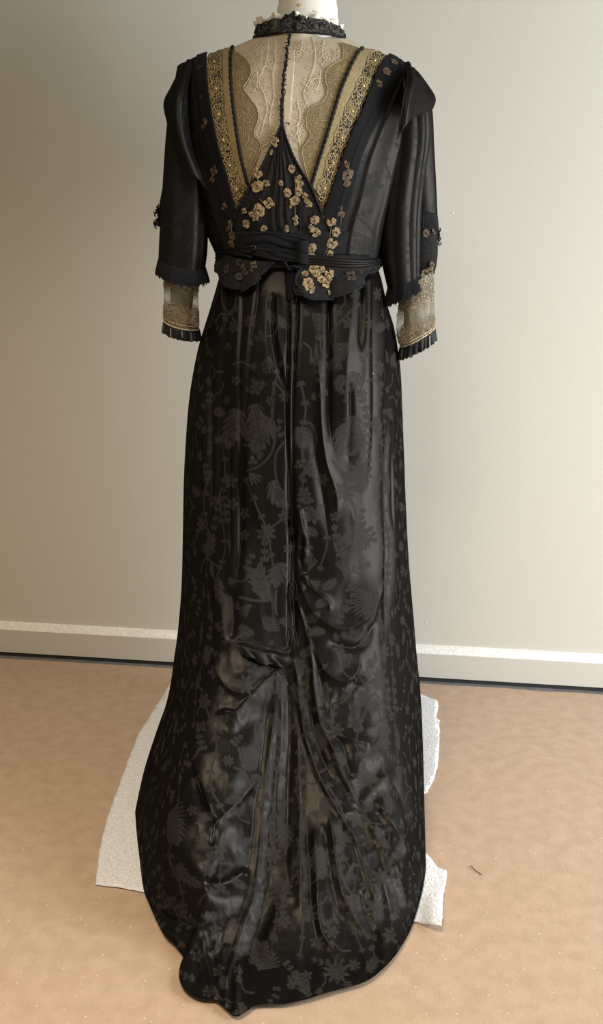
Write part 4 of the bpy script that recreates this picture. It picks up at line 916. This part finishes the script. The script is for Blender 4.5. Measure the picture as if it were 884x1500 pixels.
# black parts of the bodice
def pleat_h(lines, ph=0):
    def f(u, v):
        h = 0 * u
        for c0, a_, wl, wr in lines:
            d = u - c0; h = h + a_ * np.exp(-(np.abs(d) / np.where(d < 0, wl, wr)) ** 1.5)
        return h
    return f
def dm_attr(u, v, G): return sample(DM, G[..., 0], G[..., 1] + 520)
pl, _ = lay('shoulder_panel', [(x + 6, y) for x, y in ribL], panL, .0068, M['satin'], 150, 60, h=pleat_h([(.35, .004, .35, .04), (.95, .006, .5, .1)]), attrs={'damask': dm_attr}); pl['label'] = 'pleated black satin panel at the left shoulder'
pr, _ = lay('shoulder_panel', [(x - 6, y) for x, y in ribR], panR, .0068, M['satin'], 150, 60, h=pleat_h([(.3, .004, .05, .3), (.8, .007, .08, .4)]), attrs={'damask': dm_attr}); pr['label'] = 'pleated black satin panel at the right shoulder'
rl, _ = lay('ribbon_band', laceL, ribL, .0085, M['ribbon'], 130, 20, h=lambda u, v: .0012 * np.exp(-((u - .5) / .06) ** 2) - .001 * (2 * u - 1) ** 8)
rr_, _ = lay('ribbon_band', laceR, ribR, .0085, M['ribbon'], 130, 20, h=lambda u, v: .0012 * np.exp(-((u - .6) / .06) ** 2) - .001 * (2 * u - 1) ** 8)
VL = [(414, 183), (405, 200), (392, 228), (378, 256), (366, 275), (356, 296), (349, 311), (346, 330), (345, 352), (345, 380)]
VR = [(414, 183), (421, 205), (430, 228), (443, 252), (455, 271), (464, 292), (470, 311), (478, 330), (488, 350), (496, 380)]
vp, _ = lay('back_panel', VL, VR, .0058, M['net_black'], 130, 70, h=pleat_h([(.42, .0035, .05, .015), (.5, .004, .03, .03), (.58, .0035, .015, .05), (.25, .002, .06, .06), (.78, .002, .06, .06)])); vp['label'] = 'pointed black net panel with gold flowers'
for e_ in ([(413, 184), (405, 200), (392, 228), (378, 256), (366, 275), (352, 303), (349, 311)], [(414, 184), (421, 205), (430, 228), (443, 252), (455, 271), (465, 296), (471, 312)]):
    tube_on('panel_cord', e_, .0021, .0085, M['cord'], gown, twist=2.3)
for e_ in ([(400, 215), (406, 260), (407, 330)], [(417, 205), (414, 260), (413, 335)], [(432, 240), (438, 290), (440, 340)]):
    tube_on('panel_fold', e_, .0013, .0085, M['net_black'], gown)
# gold net flowers
def flower_mesh(n, seed):
    r_ = random.Random(seed); mb = MB()
    for k in range(n):
        if k and r_.random() < .12: continue
        an = 2 * math.pi * k / n + r_.uniform(-.22, .22); ln = r_.uniform(.85, 1.1)
        t_ = np.linspace(0, 1, 6); wd_ = np.array([.12, .34, .50, .52, .36, .10]) * ln * r_.uniform(.8, 1.15)
        c_ = np.stack([np.cos(an) * (.16 + .84 * t_ * ln), np.sin(an) * (.16 + .84 * t_ * ln)], -1); p_ = np.array([-math.sin(an), math.cos(an)])
        G = np.zeros((6, 5, 3))
        for j, f_ in enumerate((-1, -.5, 0, .5, 1)):
            G[:, j, :2] = c_ * (1 + .08 * r_.uniform(-1, 1) * (t_ > .7))[:, None] + p_ * (wd_ * f_)[:, None]; G[:, j, 2] = .18 * (1 - f_ * f_) + .10 * abs(f_) + .06 * math.sin(k * 2.1 + j)
        mb.add(G, grid_faces(6, 5))
    a_ = np.linspace(0, 2 * math.pi, 11)[:-1]
    mb.tube(np.stack([.25 * np.cos(a_), .25 * np.sin(a_), 0 * a_ + .22], -1), .075, 5, True)
    return mb
PROTO = {}
for mk in ('flower', 'flowerdim', 'flowerdark'):
    for sd in range(6):
        o = flower_mesh((5, 4, 6, 5, 4, 5)[sd], sd).build('embroidered_flower', M[mk]); PROTO[mk, sd] = o.data; bpy.data.objects.remove(o)
def put_flower(px, py, r, mk='flower', parent=vp, off=.0100, bv=None, sd=None):
    w0 = cast(np.array([px, px + 2, px]), np.array([py, py, py + 2.]), off, bv)
    ex = Vector(w0[1] - w0[0]).normalized(); nz = -Vector(w0[2] - w0[0]).cross(ex); nz = nz.normalized()
    if nz.y > 0: nz = -nz
    ey = nz.cross(ex)
    o = bpy.data.objects.new('embroidered_flower', PROTO[mk, random.randrange(6) if sd is None else sd]); COL.objects.link(o); o.parent = parent
    from mathutils import Matrix
    sc = r / 742 * 1.0; a_ = random.uniform(0, 6.28)
    R = Matrix((ex, ey, nz)).transposed().to_4x4() @ Matrix.Rotation(a_, 4, 'Z') @ Matrix.Diagonal((sc, sc * random.uniform(.8, 1.1), sc * .8, 1))
    o.matrix_parent_inverse = Matrix.Identity(4)
    o.matrix_basis = Matrix.Translation(Vector(w0[0])) @ R      # the parent part keeps world coordinates in its own frame
    return o
for x, y, r in ((404, 207, 7), (397, 222, 4), (379, 252, 7), (379, 271, 9), (392, 267, 5), (395, 296, 9), (381, 306, 8.5), (372, 312, 5), (377, 318, 5), (361, 307, 5), (364, 326, 6), (389, 332, 5), (419, 334, 6), (412, 267, 4), (428, 247, 5), (434, 260, 7), (422, 281, 6), (432, 293, 7.5), (438, 279, 6), (440, 268, 5), (433, 318, 4.5), (434, 325, 3.5), (450, 299, 8), (447, 286, 5), (461, 321, 7), (461, 339, 8), (457, 362, 7), (456, 330, 4), (425, 300, 4.5)):
    put_flower(x, y, r, off=.0100 if y < 330 else .0135)
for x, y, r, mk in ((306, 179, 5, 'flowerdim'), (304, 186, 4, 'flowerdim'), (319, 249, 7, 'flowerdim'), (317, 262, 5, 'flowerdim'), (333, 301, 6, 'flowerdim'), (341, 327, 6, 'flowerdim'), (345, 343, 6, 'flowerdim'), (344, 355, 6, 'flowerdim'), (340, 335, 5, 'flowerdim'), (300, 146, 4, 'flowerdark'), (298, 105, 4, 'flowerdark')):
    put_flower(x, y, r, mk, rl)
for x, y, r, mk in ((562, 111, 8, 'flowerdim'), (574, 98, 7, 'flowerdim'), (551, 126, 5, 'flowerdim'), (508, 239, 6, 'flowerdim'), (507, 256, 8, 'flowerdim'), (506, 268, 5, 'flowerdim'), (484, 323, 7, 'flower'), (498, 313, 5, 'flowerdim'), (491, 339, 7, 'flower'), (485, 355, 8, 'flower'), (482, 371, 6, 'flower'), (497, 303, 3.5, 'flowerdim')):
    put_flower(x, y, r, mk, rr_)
st_ = MB()
for pts in ([(484, 330), (482, 345), (484, 356)], [(498, 302), (497, 325), (492, 340)], [(382, 290), (390, 300)], [(434, 262), (432, 294), (434, 325)], [(379, 258), (379, 272)], [(480, 360), (474, 372), (470, 376)], [(342, 320), (345, 345), (345, 358)]):
    P = arc(pts, 14); st_.tube(cast(P[:, 0], P[:, 1], .0102), .0009, 4)
st_.build('embroidered_stem', M['flower'], gown, stuff=True)

# centre back closure: crocheted black trim with pale picots
P = arc([(427, 44), (424, 60), (421, 75), (420, 90), (416, 110), (415, 130), (413, 150), (413, 170), (414, 190)], 80)
cl = MB(); k = np.arange(80)
Q = P + np.stack([1.3 * np.sin(k * 1.1) + rng.normal(0, .5, 80), rng.normal(0, .6, 80)], -1); cl.tube(cast(Q[:, 0], Q[:, 1], .0045), .0017 * (1 + .35 * np.sin(k * 1.7)) * rng.uniform(.7, 1.3, 80), 6)
Q = P + np.stack([-1.2 * np.sin(k * .9), 0 * k], -1); cl.tube(cast(Q[:, 0], Q[:, 1], .0035), .0014, 5)
for i in range(0, 80, 4):
    a_ = random.uniform(-.9, .9); d = random.choice([-1, 1]) * random.uniform(3, 5.5); q = np.array([P[i], P[i] + (d * .6, 1.0), P[i] + (d, a_ * 3)]); cl.tube(cast(q[:, 0], q[:, 1], .005), .0007, 4)
cl.build('closure_trim', M['cord'], gown)['label'] = 'black crocheted closure down the centre back'
pk = MB()
for i in (36, 44, 47, 53, 60): pk.blob(cast(np.array([P[i][0] + random.uniform(-1, 2.5)]), np.array([P[i][1]]), .0048)[0], (.0009, .0009, .0017), 6)
pk.build('picot', M['white'], gown, stuff=True)
o, _ = lay('closure_placket', [(421, 74), (418, 110), (416, 140), (415, 180)], [(433, 74), (431, 110), (428, 140), (425, 180)], .0020, M['yoke'], 60, 8, thick=.001)

# ------------------------------------------------------------------ waist: sash, piping, peplum
def piece(name, outline_top, outline_bot, off, m, parent=gown, nr=30, nc=70, thick=.003, h=None, bv=None, label=None, attrs=None):
    a = arc(outline_top, nc); b = arc(outline_bot, nc); t_ = np.linspace(0, 1, nr)[:, None, None]
    G = a[None] * (1 - t_) + b[None] * t_; v, u = np.meshgrid(np.linspace(0, 1, nr), np.linspace(0, 1, nc), indexing='ij')
    W = cast(G[..., 0], G[..., 1], off + (h(u, v) if h else 0), bv or bvS)
    if normals(W)[nr // 2, nc // 2, 1] > 0: W = W[:, ::-1]
    o = grid_obj(name, W, m, parent, thick=thick, attrs=attrs)
    if label: o['label'] = label
    return o
pepR = piece('peplum', [(437, 386), (446, 388), (470, 388), (500, 390), (530, 388), (551, 384)], [(438, 430), (446, 440), (460, 443.5), (484, 441), (518, 428), (551, 390)], .013, M['net_black'], label='right peplum flap with gold flowers', h=lambda u, v: .002 * np.sin(u * 14) * v)
pepL = piece('peplum', [(330, 372), (345, 378), (365, 384), (385, 386), (405, 386)], [(327, 402), (336, 420), (357, 430), (370, 425), (404, 388)], .013, M['net_black'], label='left peplum flap with dim flowers', h=lambda u, v: .002 * np.sin(u * 12) * v)
tube_on('peplum_cord', [(437, 390), (436, 410), (439, 432), (446, 440), (460, 443.5), (484, 441), (503, 435), (518, 428), (538, 406), (549, 390)], .0020, .016, M['cord'], gown, bvS, twist=2.2)
tube_on('peplum_cord', [(329, 376), (327, 402), (336, 420), (357, 430), (370, 425), (382, 404), (404, 388)], .0018, .016, M['cord'], gown, bvS, twist=2.2)
for x, y, r in ((458, 398, 7), (466, 397, 8), (460, 408, 6), (479, 404, 7), (485, 409, 6), (449, 419, 8), (452, 428, 7), (468, 414, 6), (473, 420, 8), (446, 410, 5), (475, 432, 4)): put_flower(x, y, r, 'flower', pepR, .0165, bvS)
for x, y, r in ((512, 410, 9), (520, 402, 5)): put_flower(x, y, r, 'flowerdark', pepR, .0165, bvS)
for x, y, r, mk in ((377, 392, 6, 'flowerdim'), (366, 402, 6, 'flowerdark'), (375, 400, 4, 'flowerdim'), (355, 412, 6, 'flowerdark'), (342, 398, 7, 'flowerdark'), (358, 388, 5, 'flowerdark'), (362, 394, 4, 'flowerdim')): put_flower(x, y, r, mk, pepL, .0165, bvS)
piece('waist_band', [(329, 338), (360, 338), (400, 338), (450, 338), (500, 338), (540, 338), (560, 338)], [(328, 394), (360, 400), (400, 394), (450, 396), (500, 400), (530, 398), (553, 393)], .0068, M['net_black'], nc=120)
# corded belt left and right
for k in range(3):
    tube_on('piping_cord', [(449, 381 + 4.3 * k), (475, 383 + 4.2 * k), (500, 385 + 4 * k), (525, 386 + 3.2 * k), (550, 383 + 2.4 * k)], .0031, .017, M['satin'], gown, bvS, k=8)
    tube_on('piping_cord', [(328, 365 + 4.4 * k), (345, 367 + 4.4 * k), (362, 368 + 4.6 * k), (376, 372 + 4.6 * k)], .0031, .016, M['satin'], gown, bvS, k=8)
sashp = lambda u, v: .003 * np.sin(math.pi * v) + .0016 * np.sin(v * 14 + 2 * np.sin(u * 5)) * (1 - .3 * u)
o = piece('sash', [(358, 352), (364, 341), (380, 339), (395, 338), (420, 342), (449, 349)], [(358, 362), (366, 362), (385, 362), (400, 364), (420, 368), (449, 372)], .014, M['ribbon'], h=sashp, label='wrapped black sash with scalloped upper edge')
piece('sash_fold', [(360, 357), (385, 361), (405, 369), (425, 373), (449, 374)], [(360, 371), (385, 379), (405, 384), (425, 386), (449, 391)], .016, M['ribbon'], h=sashp)
piece('sash_fold', [(374, 358), (392, 360), (410, 363), (436, 366)], [(376, 366), (392, 368), (412, 372), (436, 374)], .019, M['ribbon'], h=sashp)
piece('sash_knot', [(436, 352), (442, 350), (451, 350)], [(435, 389), (442, 392), (450, 393)], .022, M['ribbon'], nr=24, nc=24, h=lambda u, v: .004 * np.sin(math.pi * u) - .002 * np.cos(v * 7), label='square fold closing the sash')
tube_on('sash_edge', [(358, 352), (364, 341), (380, 339), (395, 338), (420, 342), (449, 349)], .0014, .0185, M['cord'], gown, bvS)
tube_on('sash_edge', [(360, 371), (385, 379), (405, 384), (425, 386), (449, 391)], .0014, .020, M['cord'], gown, bvS)
sl = MB()
for pts in ([(374, 357), (380, 357), (381, 365), (384, 366)], [(384, 365), (395, 367), (400, 370), (412, 372)]): 
    P = arc(pts, 20); sl.tube(cast(P[:, 0], P[:, 1], .0245, bvS), .0008, 4)
sl.build('gold_stitching', M['flowerdim'], gown)
tube_on('sash_loop', [(418, 388), (424, 396), (432, 398), (438, 394), (441, 400), (437, 405), (436, 415), (437, 425)], .0028, .018, M['cord'], gown, bvS, twist=2.4)
piece('sash_tail', [(421, 388), (431, 390)], [(422, 440), (428, 440)], .006, M['ribbon'], nr=60, nc=10, thick=.002)

# ------------------------------------------------------------------ sleeves
def sleeve(rows, n, k, yc_, ratio, foldf=None, sag=0.0, ph0=0):
    """rows (lx, ly, rx, ry): outline of the tube at depth yc_; foldf(phi, t) scales the radius; sag lowers the near side of the last ring"""
    R = cr(np.array(rows, float), n); ph = np.arange(k) * 2 * math.pi / k
    out = np.zeros((n, k, 3)); 
    for i, r in enumerate(R):
        t_ = i / (n - 1); L = unproj(r[0], r[1], yc_); Rr_ = unproj(r[2], r[3], yc_); c = (L + Rr_) / 2; a_ = (Rr_ - L) / 2; ra = np.linalg.norm(a_) * ratio
        f_ = 1 + (foldf(ph, t_) if foldf else 0); f_ = np.broadcast_to(f_, ph.shape)
        out[i] = c + a_ * (np.cos(ph) * f_)[:, None] + np.array([0, -1, 0]) * (ra * np.sin(ph) * f_)[:, None]
        out[i][:, 2] -= sag * t_ ** 2 * np.sin(ph)
    return out
def flip(G): return G[:, ::-1]
def slv_fold(seeds):
    def f(ph, t):
        h = 0 * ph
        for p0, dp, a_, w_ in seeds: 
            d = (ph - (p0 + dp * t) + math.pi) % (2 * math.pi) - math.pi; h = h + a_ * smooth(0, .25, np.array(t)) * np.exp(-(np.abs(d) / w_) ** 1.7)
        return h
    return f
YA = 1.895
rowsL = [(280, 116, 286, 117), (268, 117, 296, 121), (253, 134, 303, 150), (248, 165, 304, 190), (244, 205, 304, 235), (241, 250, 304, 285), (238, 300, 304, 330), (235, 345, 303, 368), (233.5, 379, 300, 393)]
rowsR = [(588, 116, 594, 115), (576, 121, 606, 115), (570, 150, 618, 132), (567, 195, 628, 160), (565, 240, 630, 200), (560, 290, 624, 245), (557, 335, 618, 300), (560, 380, 616, 350), (569.5, 425, 615, 404)]
fL = slv_fold([(.95, .12, .05, .22), (2.15, -.25, .035, .3), (1.5, .2, -.03, .25), (.6, .05, -.05, .2), (2.75, 0, .03, .2)])
fR = slv_fold([(.95, -.12, .06, .2), (1.55, .1, .045, .24), (.5, 0, .05, .14), (2.15, .2, .05, .25), (1.22, 0, -.05, .14), (.72, .02, -.05, .12), (1.85, .2, -.04, .2)])
nS, kS = 120, 180
GL = sleeve(rowsL, nS, kS, YA, .8, fL, .010); GR = sleeve(rowsR, nS, kS, YA, .8, fR, .004)
def sdm(G):
    x, y = proj(G); return sample(DM, x.clip(5, 880), (y + 470).clip(5, 1500))
usL = grid_obj('upper_sleeve', flip(GL), M['satin'], gown, wrap=True, attrs={'damask': flip(sdm(GL))}, thick=.0012); usL['label'] = 'left black satin sleeve with gathered folds'
usR = grid_obj('upper_sleeve', flip(GR), M['satin'], gown, wrap=True, attrs={'damask': flip(sdm(GR))}, thick=.0012); usR['label'] = 'right black satin sleeve, split open at its outer edge'
def frill(name, ring, drop, flare, m, parent, n=18, freq=46, amp=.0016, jag=.004, k=None, seed=0, kvar=0):
    """gathered frill hanging from a ring of points (k,3)"""
    ring = np.asarray(ring); K = len(ring); c = ring.mean(0); out = np.zeros((n, K, 3)); rad = ring - c; rad[:, 2] = 0
    rad /= np.linalg.norm(rad, axis=1, keepdims=True) + 1e-9; ph = np.arange(K) * 2 * math.pi / K
    r_ = np.random.default_rng(seed); jj = r_.normal(0, 1, K); jj = (jj + np.roll(jj, 1) + np.roll(jj, -1)) / 2
    dr = np.broadcast_to(np.asarray(drop, float), (K,))
    for i in range(n):
        t_ = i / (n - 1)
        w_ = amp * (.25 + t_) * (np.sin(freq * ph + 1.2 * np.sin(5 * ph)) + kvar * np.sin(freq * .43 * ph + 1))
        out[i] = ring + rad * (flare * t_ ** .8 + w_)[:, None]
        out[i][:, 2] -= dr * t_ + jag * jj * t_ ** 3
    return grid_obj(name, flip(out), m, parent, wrap=True, thick=.0008)
def resamp(ring, K): return cr(np.vstack([ring, ring[:1]]), K + 1)[:-1]
phs = np.arange(360) * 2 * math.pi / 360
frill('sleeve_frill', resamp(GL[-2], 360), .026 + .006 * np.sin(phs).clip(0), .007, M['fringe'], usL, freq=84, amp=.0010, jag=.0030, seed=1)
frill('sleeve_frill', resamp(GR[-2], 360), .031 - .004 * np.cos(phs), .006, M['fringe'], usR, freq=84, amp=.0010, jag=.0026, seed=2)
def piping(G, m, parent, r=.0014):
    mb = MB(); mb.tube(G[-1], r, 5, True); return mb.build('hem_piping', m, parent)
piping(GL, M['cord'], usL); piping(GR, M['cord'], usR)
# outer (front) half of the right sleeve: shorter layer with frill over an embroidered panel
rowsR2 = [(590, 150, 622, 124), (590, 200, 632, 160), (592, 250, 635, 215), (594, 290, 638, 270), (596, 306, 640, 315)]
G2 = sleeve(rowsR2, 70, 120, 1.925, .9, slv_fold([(.6, 0, .04, .2), (.2, 0, .03, .2)]))
lay2 = grid_obj('sleeve_overlay', flip(G2), M['satin'], gown, wrap=True, attrs={'damask': flip(sdm(G2))}, thick=.001); lay2['label'] = 'outer overlay of the right sleeve'
frill('overlay_frill', resamp(G2[-1], 300), .028, .003, M['fringe'], lay2, freq=40, amp=.0009, jag=.002, seed=3)
rowsR3 = [(596, 312, 637, 318), (596, 340, 640, 340), (597, 370, 641, 368), (600, 395, 639, 388), (605, 408, 636, 400)]
G3 = sleeve(rowsR3, 50, 120, 1.92, .85, slv_fold([(1.0, 0, .03, .2)])); 
pn = grid_obj('sleeve_panel', flip(G3), M['net_black'], gown, wrap=True, thick=.001); pn['label'] = 'black net sleeve panel with a gold edge'
piping(G3, M['cord'], pn, .002)
bv3 = BVHTree.FromPolygons([Vector(v) for v in G3.reshape(-1, 3)], [tuple(int(i) for i in f) for f in grid_faces(50, 120, True)])
for x, y, r, mk in ((627, 393, 7, 'flower'), (622, 398, 5, 'flower'), (632, 388, 5, 'flowerdim'), (629, 401, 4, 'flower'), (624, 342, 6, 'flowerdim'), (633, 341, 5, 'flowerdim')): put_flower(x, y, r, mk, pn, .003, bv3)
tas = MB()
for bx, by, n_ in ((641, 340, 10), (642, 352, 8), (229, 312, 10), (230, 326, 10), (232, 303, 6)):
    for q in range(n_):
        x, y = bx + random.uniform(-2.5, 2.5), by + random.uniform(-5, 5); aa = np.linspace(0, random.uniform(3, 6), 8) + random.uniform(0, 6); r = random.uniform(1.2, 2.6)
        sx = 1 if bx > 400 else 1
        tas.tube(unproj(x + r * np.cos(aa), y + 1.4 * r * np.sin(aa), 1.93 + random.uniform(-.006, .006)), .0011, 4)
tas.build('frayed_fringe', M['fringe'], gown, stuff=True)
rowsL2 = [(246, 240, 285, 250), (238, 280, 285, 290), (233, 312, 285, 320), (233, 332, 285, 338)]
G4 = sleeve(rowsL2, 40, 90, 1.94, .8); l4 = grid_obj('sleeve_overlay', flip(G4), M['satin'], gown, wrap=True, attrs={'damask': flip(sdm(G4))}, thick=.001); l4['label'] = 'outer overlay of the left sleeve'
# sheer lace undersleeves with pleated cuffs and tissue inside
def under(rows, cover, sag, label, cuff_drop, seed, ratio=.8, yy=1.905):
    G = sleeve(rows, 70, 140, yy, ratio, slv_fold([(1.3, .1, .03, .2), (2.0, 0, .03, .2), (.8, 0, -.03, .2)]), sag)
    v, u = np.meshgrid(np.linspace(0, 1, 70), np.arange(140) / 140, indexing='ij')
    cvv = np.interp(v, *cover) + .25 * vnoise(u * 22, v * 9, 61 + seed) * 1.4
    o = grid_obj('undersleeve', flip(G), M['under'], gown, wrap=True, attrs={'cover': flip(cvv.clip(0, 1))}); o['label'] = label
    ring = resamp(G[-2], 336); ph_ = np.arange(336) * 2 * math.pi / 336
    c = frill('cuff_ruffle', ring, cuff_drop, .0025, M['cuff'], o, n=14, freq=22, amp=.0016, jag=.0012, seed=seed, kvar=.6)
    # the paler open pleats of the cuff
    for q in range(22):
        if q % 2 == 0 or random.random() < .3: continue
        i0_ = int(336 * (q + .5 * random.random()) / 22); pts = []
        cen = ring.mean(0)
        for t_ in np.linspace(.12, .9, 5):
            for wv in (-1, 0, 1):
                p = ring[(i0_ + 2 * wv) % 336].copy(); rd = p - cen; rd[2] = 0; rd /= np.linalg.norm(rd); p = p + rd * (.0033 + .002 * t_); p[2] -= t_ * (cuff_drop if np.isscalar(cuff_drop) else cuff_drop[i0_]); pts.append(p)
        grid_obj('cuff_pleat', np.array(pts).reshape(5, 3, 3)[:, ::-1], M['cuffpale'], o)
    mb = MB(); mb.tube(resamp(G[-2], 140) + np.array([0, 0, .001]), .0011, 5, True); mb.tube(resamp(G[-6], 140), .0007, 4, True); mb.build('cuff_cord', M['thread'], o)
    # scrolling thread lace on the wrist and below the frill
    lt = MB(); bvx = BVHTree.FromPolygons([Vector(q) for q in G.reshape(-1, 3)], [tuple(int(i) for i in f) for f in grid_faces(70, 140, True)])
    for q in range(280):
        i = int(np.clip(random.choice([random.gauss(58, 5), random.gauss(58, 5), random.gauss(16, 7)]), 2, 67)); j = random.randrange(140); aa = np.linspace(0, random.uniform(2.5, 5.5), 8) + random.uniform(0, 6); r = random.uniform(1.0, 3.0)
        gi = np.clip(i + r * np.sin(aa) * .9, 0, 69); gj = (j + r * np.cos(aa) * 1.5)
        i_ = gi.astype(int).clip(0, 68); j_ = np.floor(gj).astype(int); fi = (gi - i_)[:, None]; fj = (gj - j_)[:, None]
        p = (G[i_, j_ % 140] * (1 - fj) + G[i_, (j_ + 1) % 140] * fj) * (1 - fi) + (G[i_ + 1, j_ % 140] * (1 - fj) + G[i_ + 1, (j_ + 1) % 140] * fj) * fi
        cn_ = G[i].mean(0); d = p - cn_; d[:, 2] = 0; lt.tube(p + .001 * d / (np.linalg.norm(d, axis=1, keepdims=True)), random.choice([.00035, .0005]), 4)
    lt.build('lace_thread', M['lacegold'], o, stuff=True)
    return o, G
uL, GuL = under([(241, 396, 293, 402), (240, 412, 291, 424), (240, 440, 291, 450), (240, 471, 291.5, 484)], ([0, .3, .5, .62, .75, 1], [.9, .95, .35, .10, .55, .6]), .006, 'sheer gold lace undersleeve on the left', .021, 1)
uR, GuR = under([(588, 425, 635, 395), (584, 450, 636, 430), (581, 483, 637, 458), (587, 510, 637, 481)], ([0, .35, .5, .62, .78, 1], [.9, .8, .3, .15, .55, .6]), .003, 'sheer gold lace undersleeve on the right', .024, 2)
for (rw, lab) in (([(246, 385, 282, 392), (249, 425, 281, 436), (253, 455, 279, 462), (258, 478, 274, 481)], 'pale tissue padding inside the left cuff'), ([(590, 415, 628, 395), (592, 450, 629, 438), (593, 482, 628, 468), (598, 500, 622, 490)], 'pale tissue padding inside the right cuff')):
    g_ = sleeve(rw, 40, 60, 1.91, .55, lambda ph, t: .10 * np.sin(3 * ph + 5 * t) + .06 * np.sin(7 * ph + 9 * t))
    cap = g_[-1].mean(0); g_ = np.concatenate([g_, cap + (g_[-1:] - cap) * .05], 0)
    o = grid_obj('tissue_padding', flip(g_), M['tissue'], gown, wrap=True); o['label'] = lab

# shoulder flaps over the sleeve heads
def flap(C, label, hf=None):
    C = [[list(p) for p in r] for r in C]
    for i_, r in enumerate(C[1:]):
        yi = cast(np.array([float(r[0][0])]), np.array([float(r[0][1])]), .0135)[0][1]
        if r[0][0] < 400: r[0][2] = min(yi, 1.850 - .004 * i_)
    G = net(C, 70, 60); W = unproj(G[..., 0], G[..., 1], G[..., 2])
    v, u = np.meshgrid(np.linspace(0, 1, 70), np.linspace(0, 1, 60), indexing='ij')
    n_ = normals(W)
    if n_[35, 30, 1] > 0: n_ = -n_; fl_ = True
    else: fl_ = False
    W = W + n_ * ((hf(u, v) if hf else 0) * np.ones_like(u))[..., None]
    at = sdm(W)
    if fl_: W = W[:, ::-1]; at = at[:, ::-1]
    o = grid_obj('shoulder_flap', W, M['satin'], gown, attrs={'damask': at}, thick=.0025); o['label'] = label
    rim = MB(); E_ = np.vstack([W[-1]]); rim.tube(E_, .0016, 5); rim.build('flap_edge', M['satin'], o)
    return o
flap([[(284, 92, 1.9), (274, 96, 1.905), (266, 101, 1.93)], [(274, 135, 1.812), (262, 132, 1.83), (252, 128, 1.90)], [(275, 175, 1.796), (258, 168, 1.812), (241.5, 152, 1.895)], [(282, 222, 1.793), (266, 210, 1.805), (247, 183, 1.86)], [(302, 276, 1.798), (284, 258, 1.808), (259, 238, 1.835)]],
     'wing shaped satin flap over the left shoulder', lambda u, v: .003 * np.exp(-((u - .35) / .1) ** 2))
flap([[(592, 93, 1.90), (603, 98, 1.905), (613, 108, 1.93)], [(596, 115, 1.83), (610, 118, 1.842), (625, 124, 1.905)], [(589, 150, 1.805), (606, 150, 1.818), (637, 144, 1.89)], [(582, 203, 1.80), (603, 173, 1.81), (634, 159, 1.875)]],
     'wing shaped satin flap over the right shoulder', lambda u, v: .004 * np.exp(-((u - .25) / .12) ** 2) - .003 * np.exp(-((u - .6) / .15) ** 2))

# ------------------------------------------------------------------ collar
KC = 240; phc = np.arange(KC) * 2 * math.pi / KC
def ring_px(lx, ly, rx, ry, ratio=.86, k=KC, yc_=1.93): return tube_px([(lx, ly, rx, ry)], k, yc_, ratio)[0]
c0 = ring_px(372, 60, 506, 60, .68); c1 = ring_px(375, 46, 503, 50, .68)
c0[:, 2] += .0; CG = np.array([c0 * (1 - t_) + c1 * t_ for t_ in np.linspace(0, 1, 22)])
for i in range(22):
    t_ = i / 21
    rd = CG[i] - CG[i].mean(0); rd[:, 2] = 0; rd /= np.linalg.norm(rd, axis=1, keepdims=True)
    CG[i] += rd * (.0025 * np.sin(phc * 17 + 3 * t_ + 2 * np.sin(3 * phc)) * t_ + .0015 * vnoise(phc * 14, phc * 0 + 4 * t_, 71))[:, None]
    CG[i][:, 2] += t_ * (.014 * np.sin(phc).clip(0) ** .8 + .004 * vnoise(phc * 12, phc * 0, 72) + .004 * np.exp(-((phc - 1.72) / .12) ** 2))
col_ = grid_obj('collar', CG, M['collar'], gown, wrap=True, thick=.0012); col_['label'] = 'narrow black lace collar'
mb = MB(); mb.tube(CG[0] + np.array([0, -.001, .002]), .0019, 5, True); mb.build('collar_cord', M['cord'], col_)
lt = MB()
for q in range(190):
    i = random.randrange(1, 21); j = random.randrange(KC); aa = np.linspace(0, random.uniform(2, 5), 7) + random.uniform(0, 6); r = random.uniform(1, 3)
    gi = np.clip(i + 1.5 * r * np.sin(aa), 0, 21).astype(int); gj = np.round(j + r * np.cos(aa)).astype(int) % KC
    p = CG[gi, gj]; cn_ = CG[i].mean(0); d = p - cn_; d[:, 2] = 0; lt.tube(p + .0016 * d / np.linalg.norm(d, axis=1, keepdims=True), random.uniform(.0005, .0011), 4)
lt.build('lace_thread', M['cord'], col_, stuff=True)
kn = MB()
for q in range(9): kn.blob(CG[21 - q // 2, int(KC * (1.72 / 6.283)) + random.randrange(-7, 8)] + np.array([0, -.003, .002]), random.uniform(.0022, .004), 6)
kn.build('collar_knot', M['cord'], col_)
f0 = ring_px(380, 52, 500, 52, .64); f1 = ring_px(376, 34, 499, 40, .66)
FGr = []
for t_ in np.linspace(0, 1, 14):
    p = f0 * (1 - t_) + f1 * t_; rd = p - p.mean(0); rd[:, 2] = 0; rd /= np.linalg.norm(rd, axis=1, keepdims=True)
    p = p + rd * (.0035 * t_ * np.sin(phc * 24 + 1.5 * np.sin(phc * 4)) + .002 * t_)[:, None]; p[:, 2] += t_ * (.004 * np.sin(phc * 12 + 1) + .007 * np.sin(phc).clip(0)); FGr.append(p)
fr = grid_obj('collar_frill', np.array(FGr), M['white'], gown, wrap=True, thick=.001); fr['label'] = 'white cotton frill inside the collar'
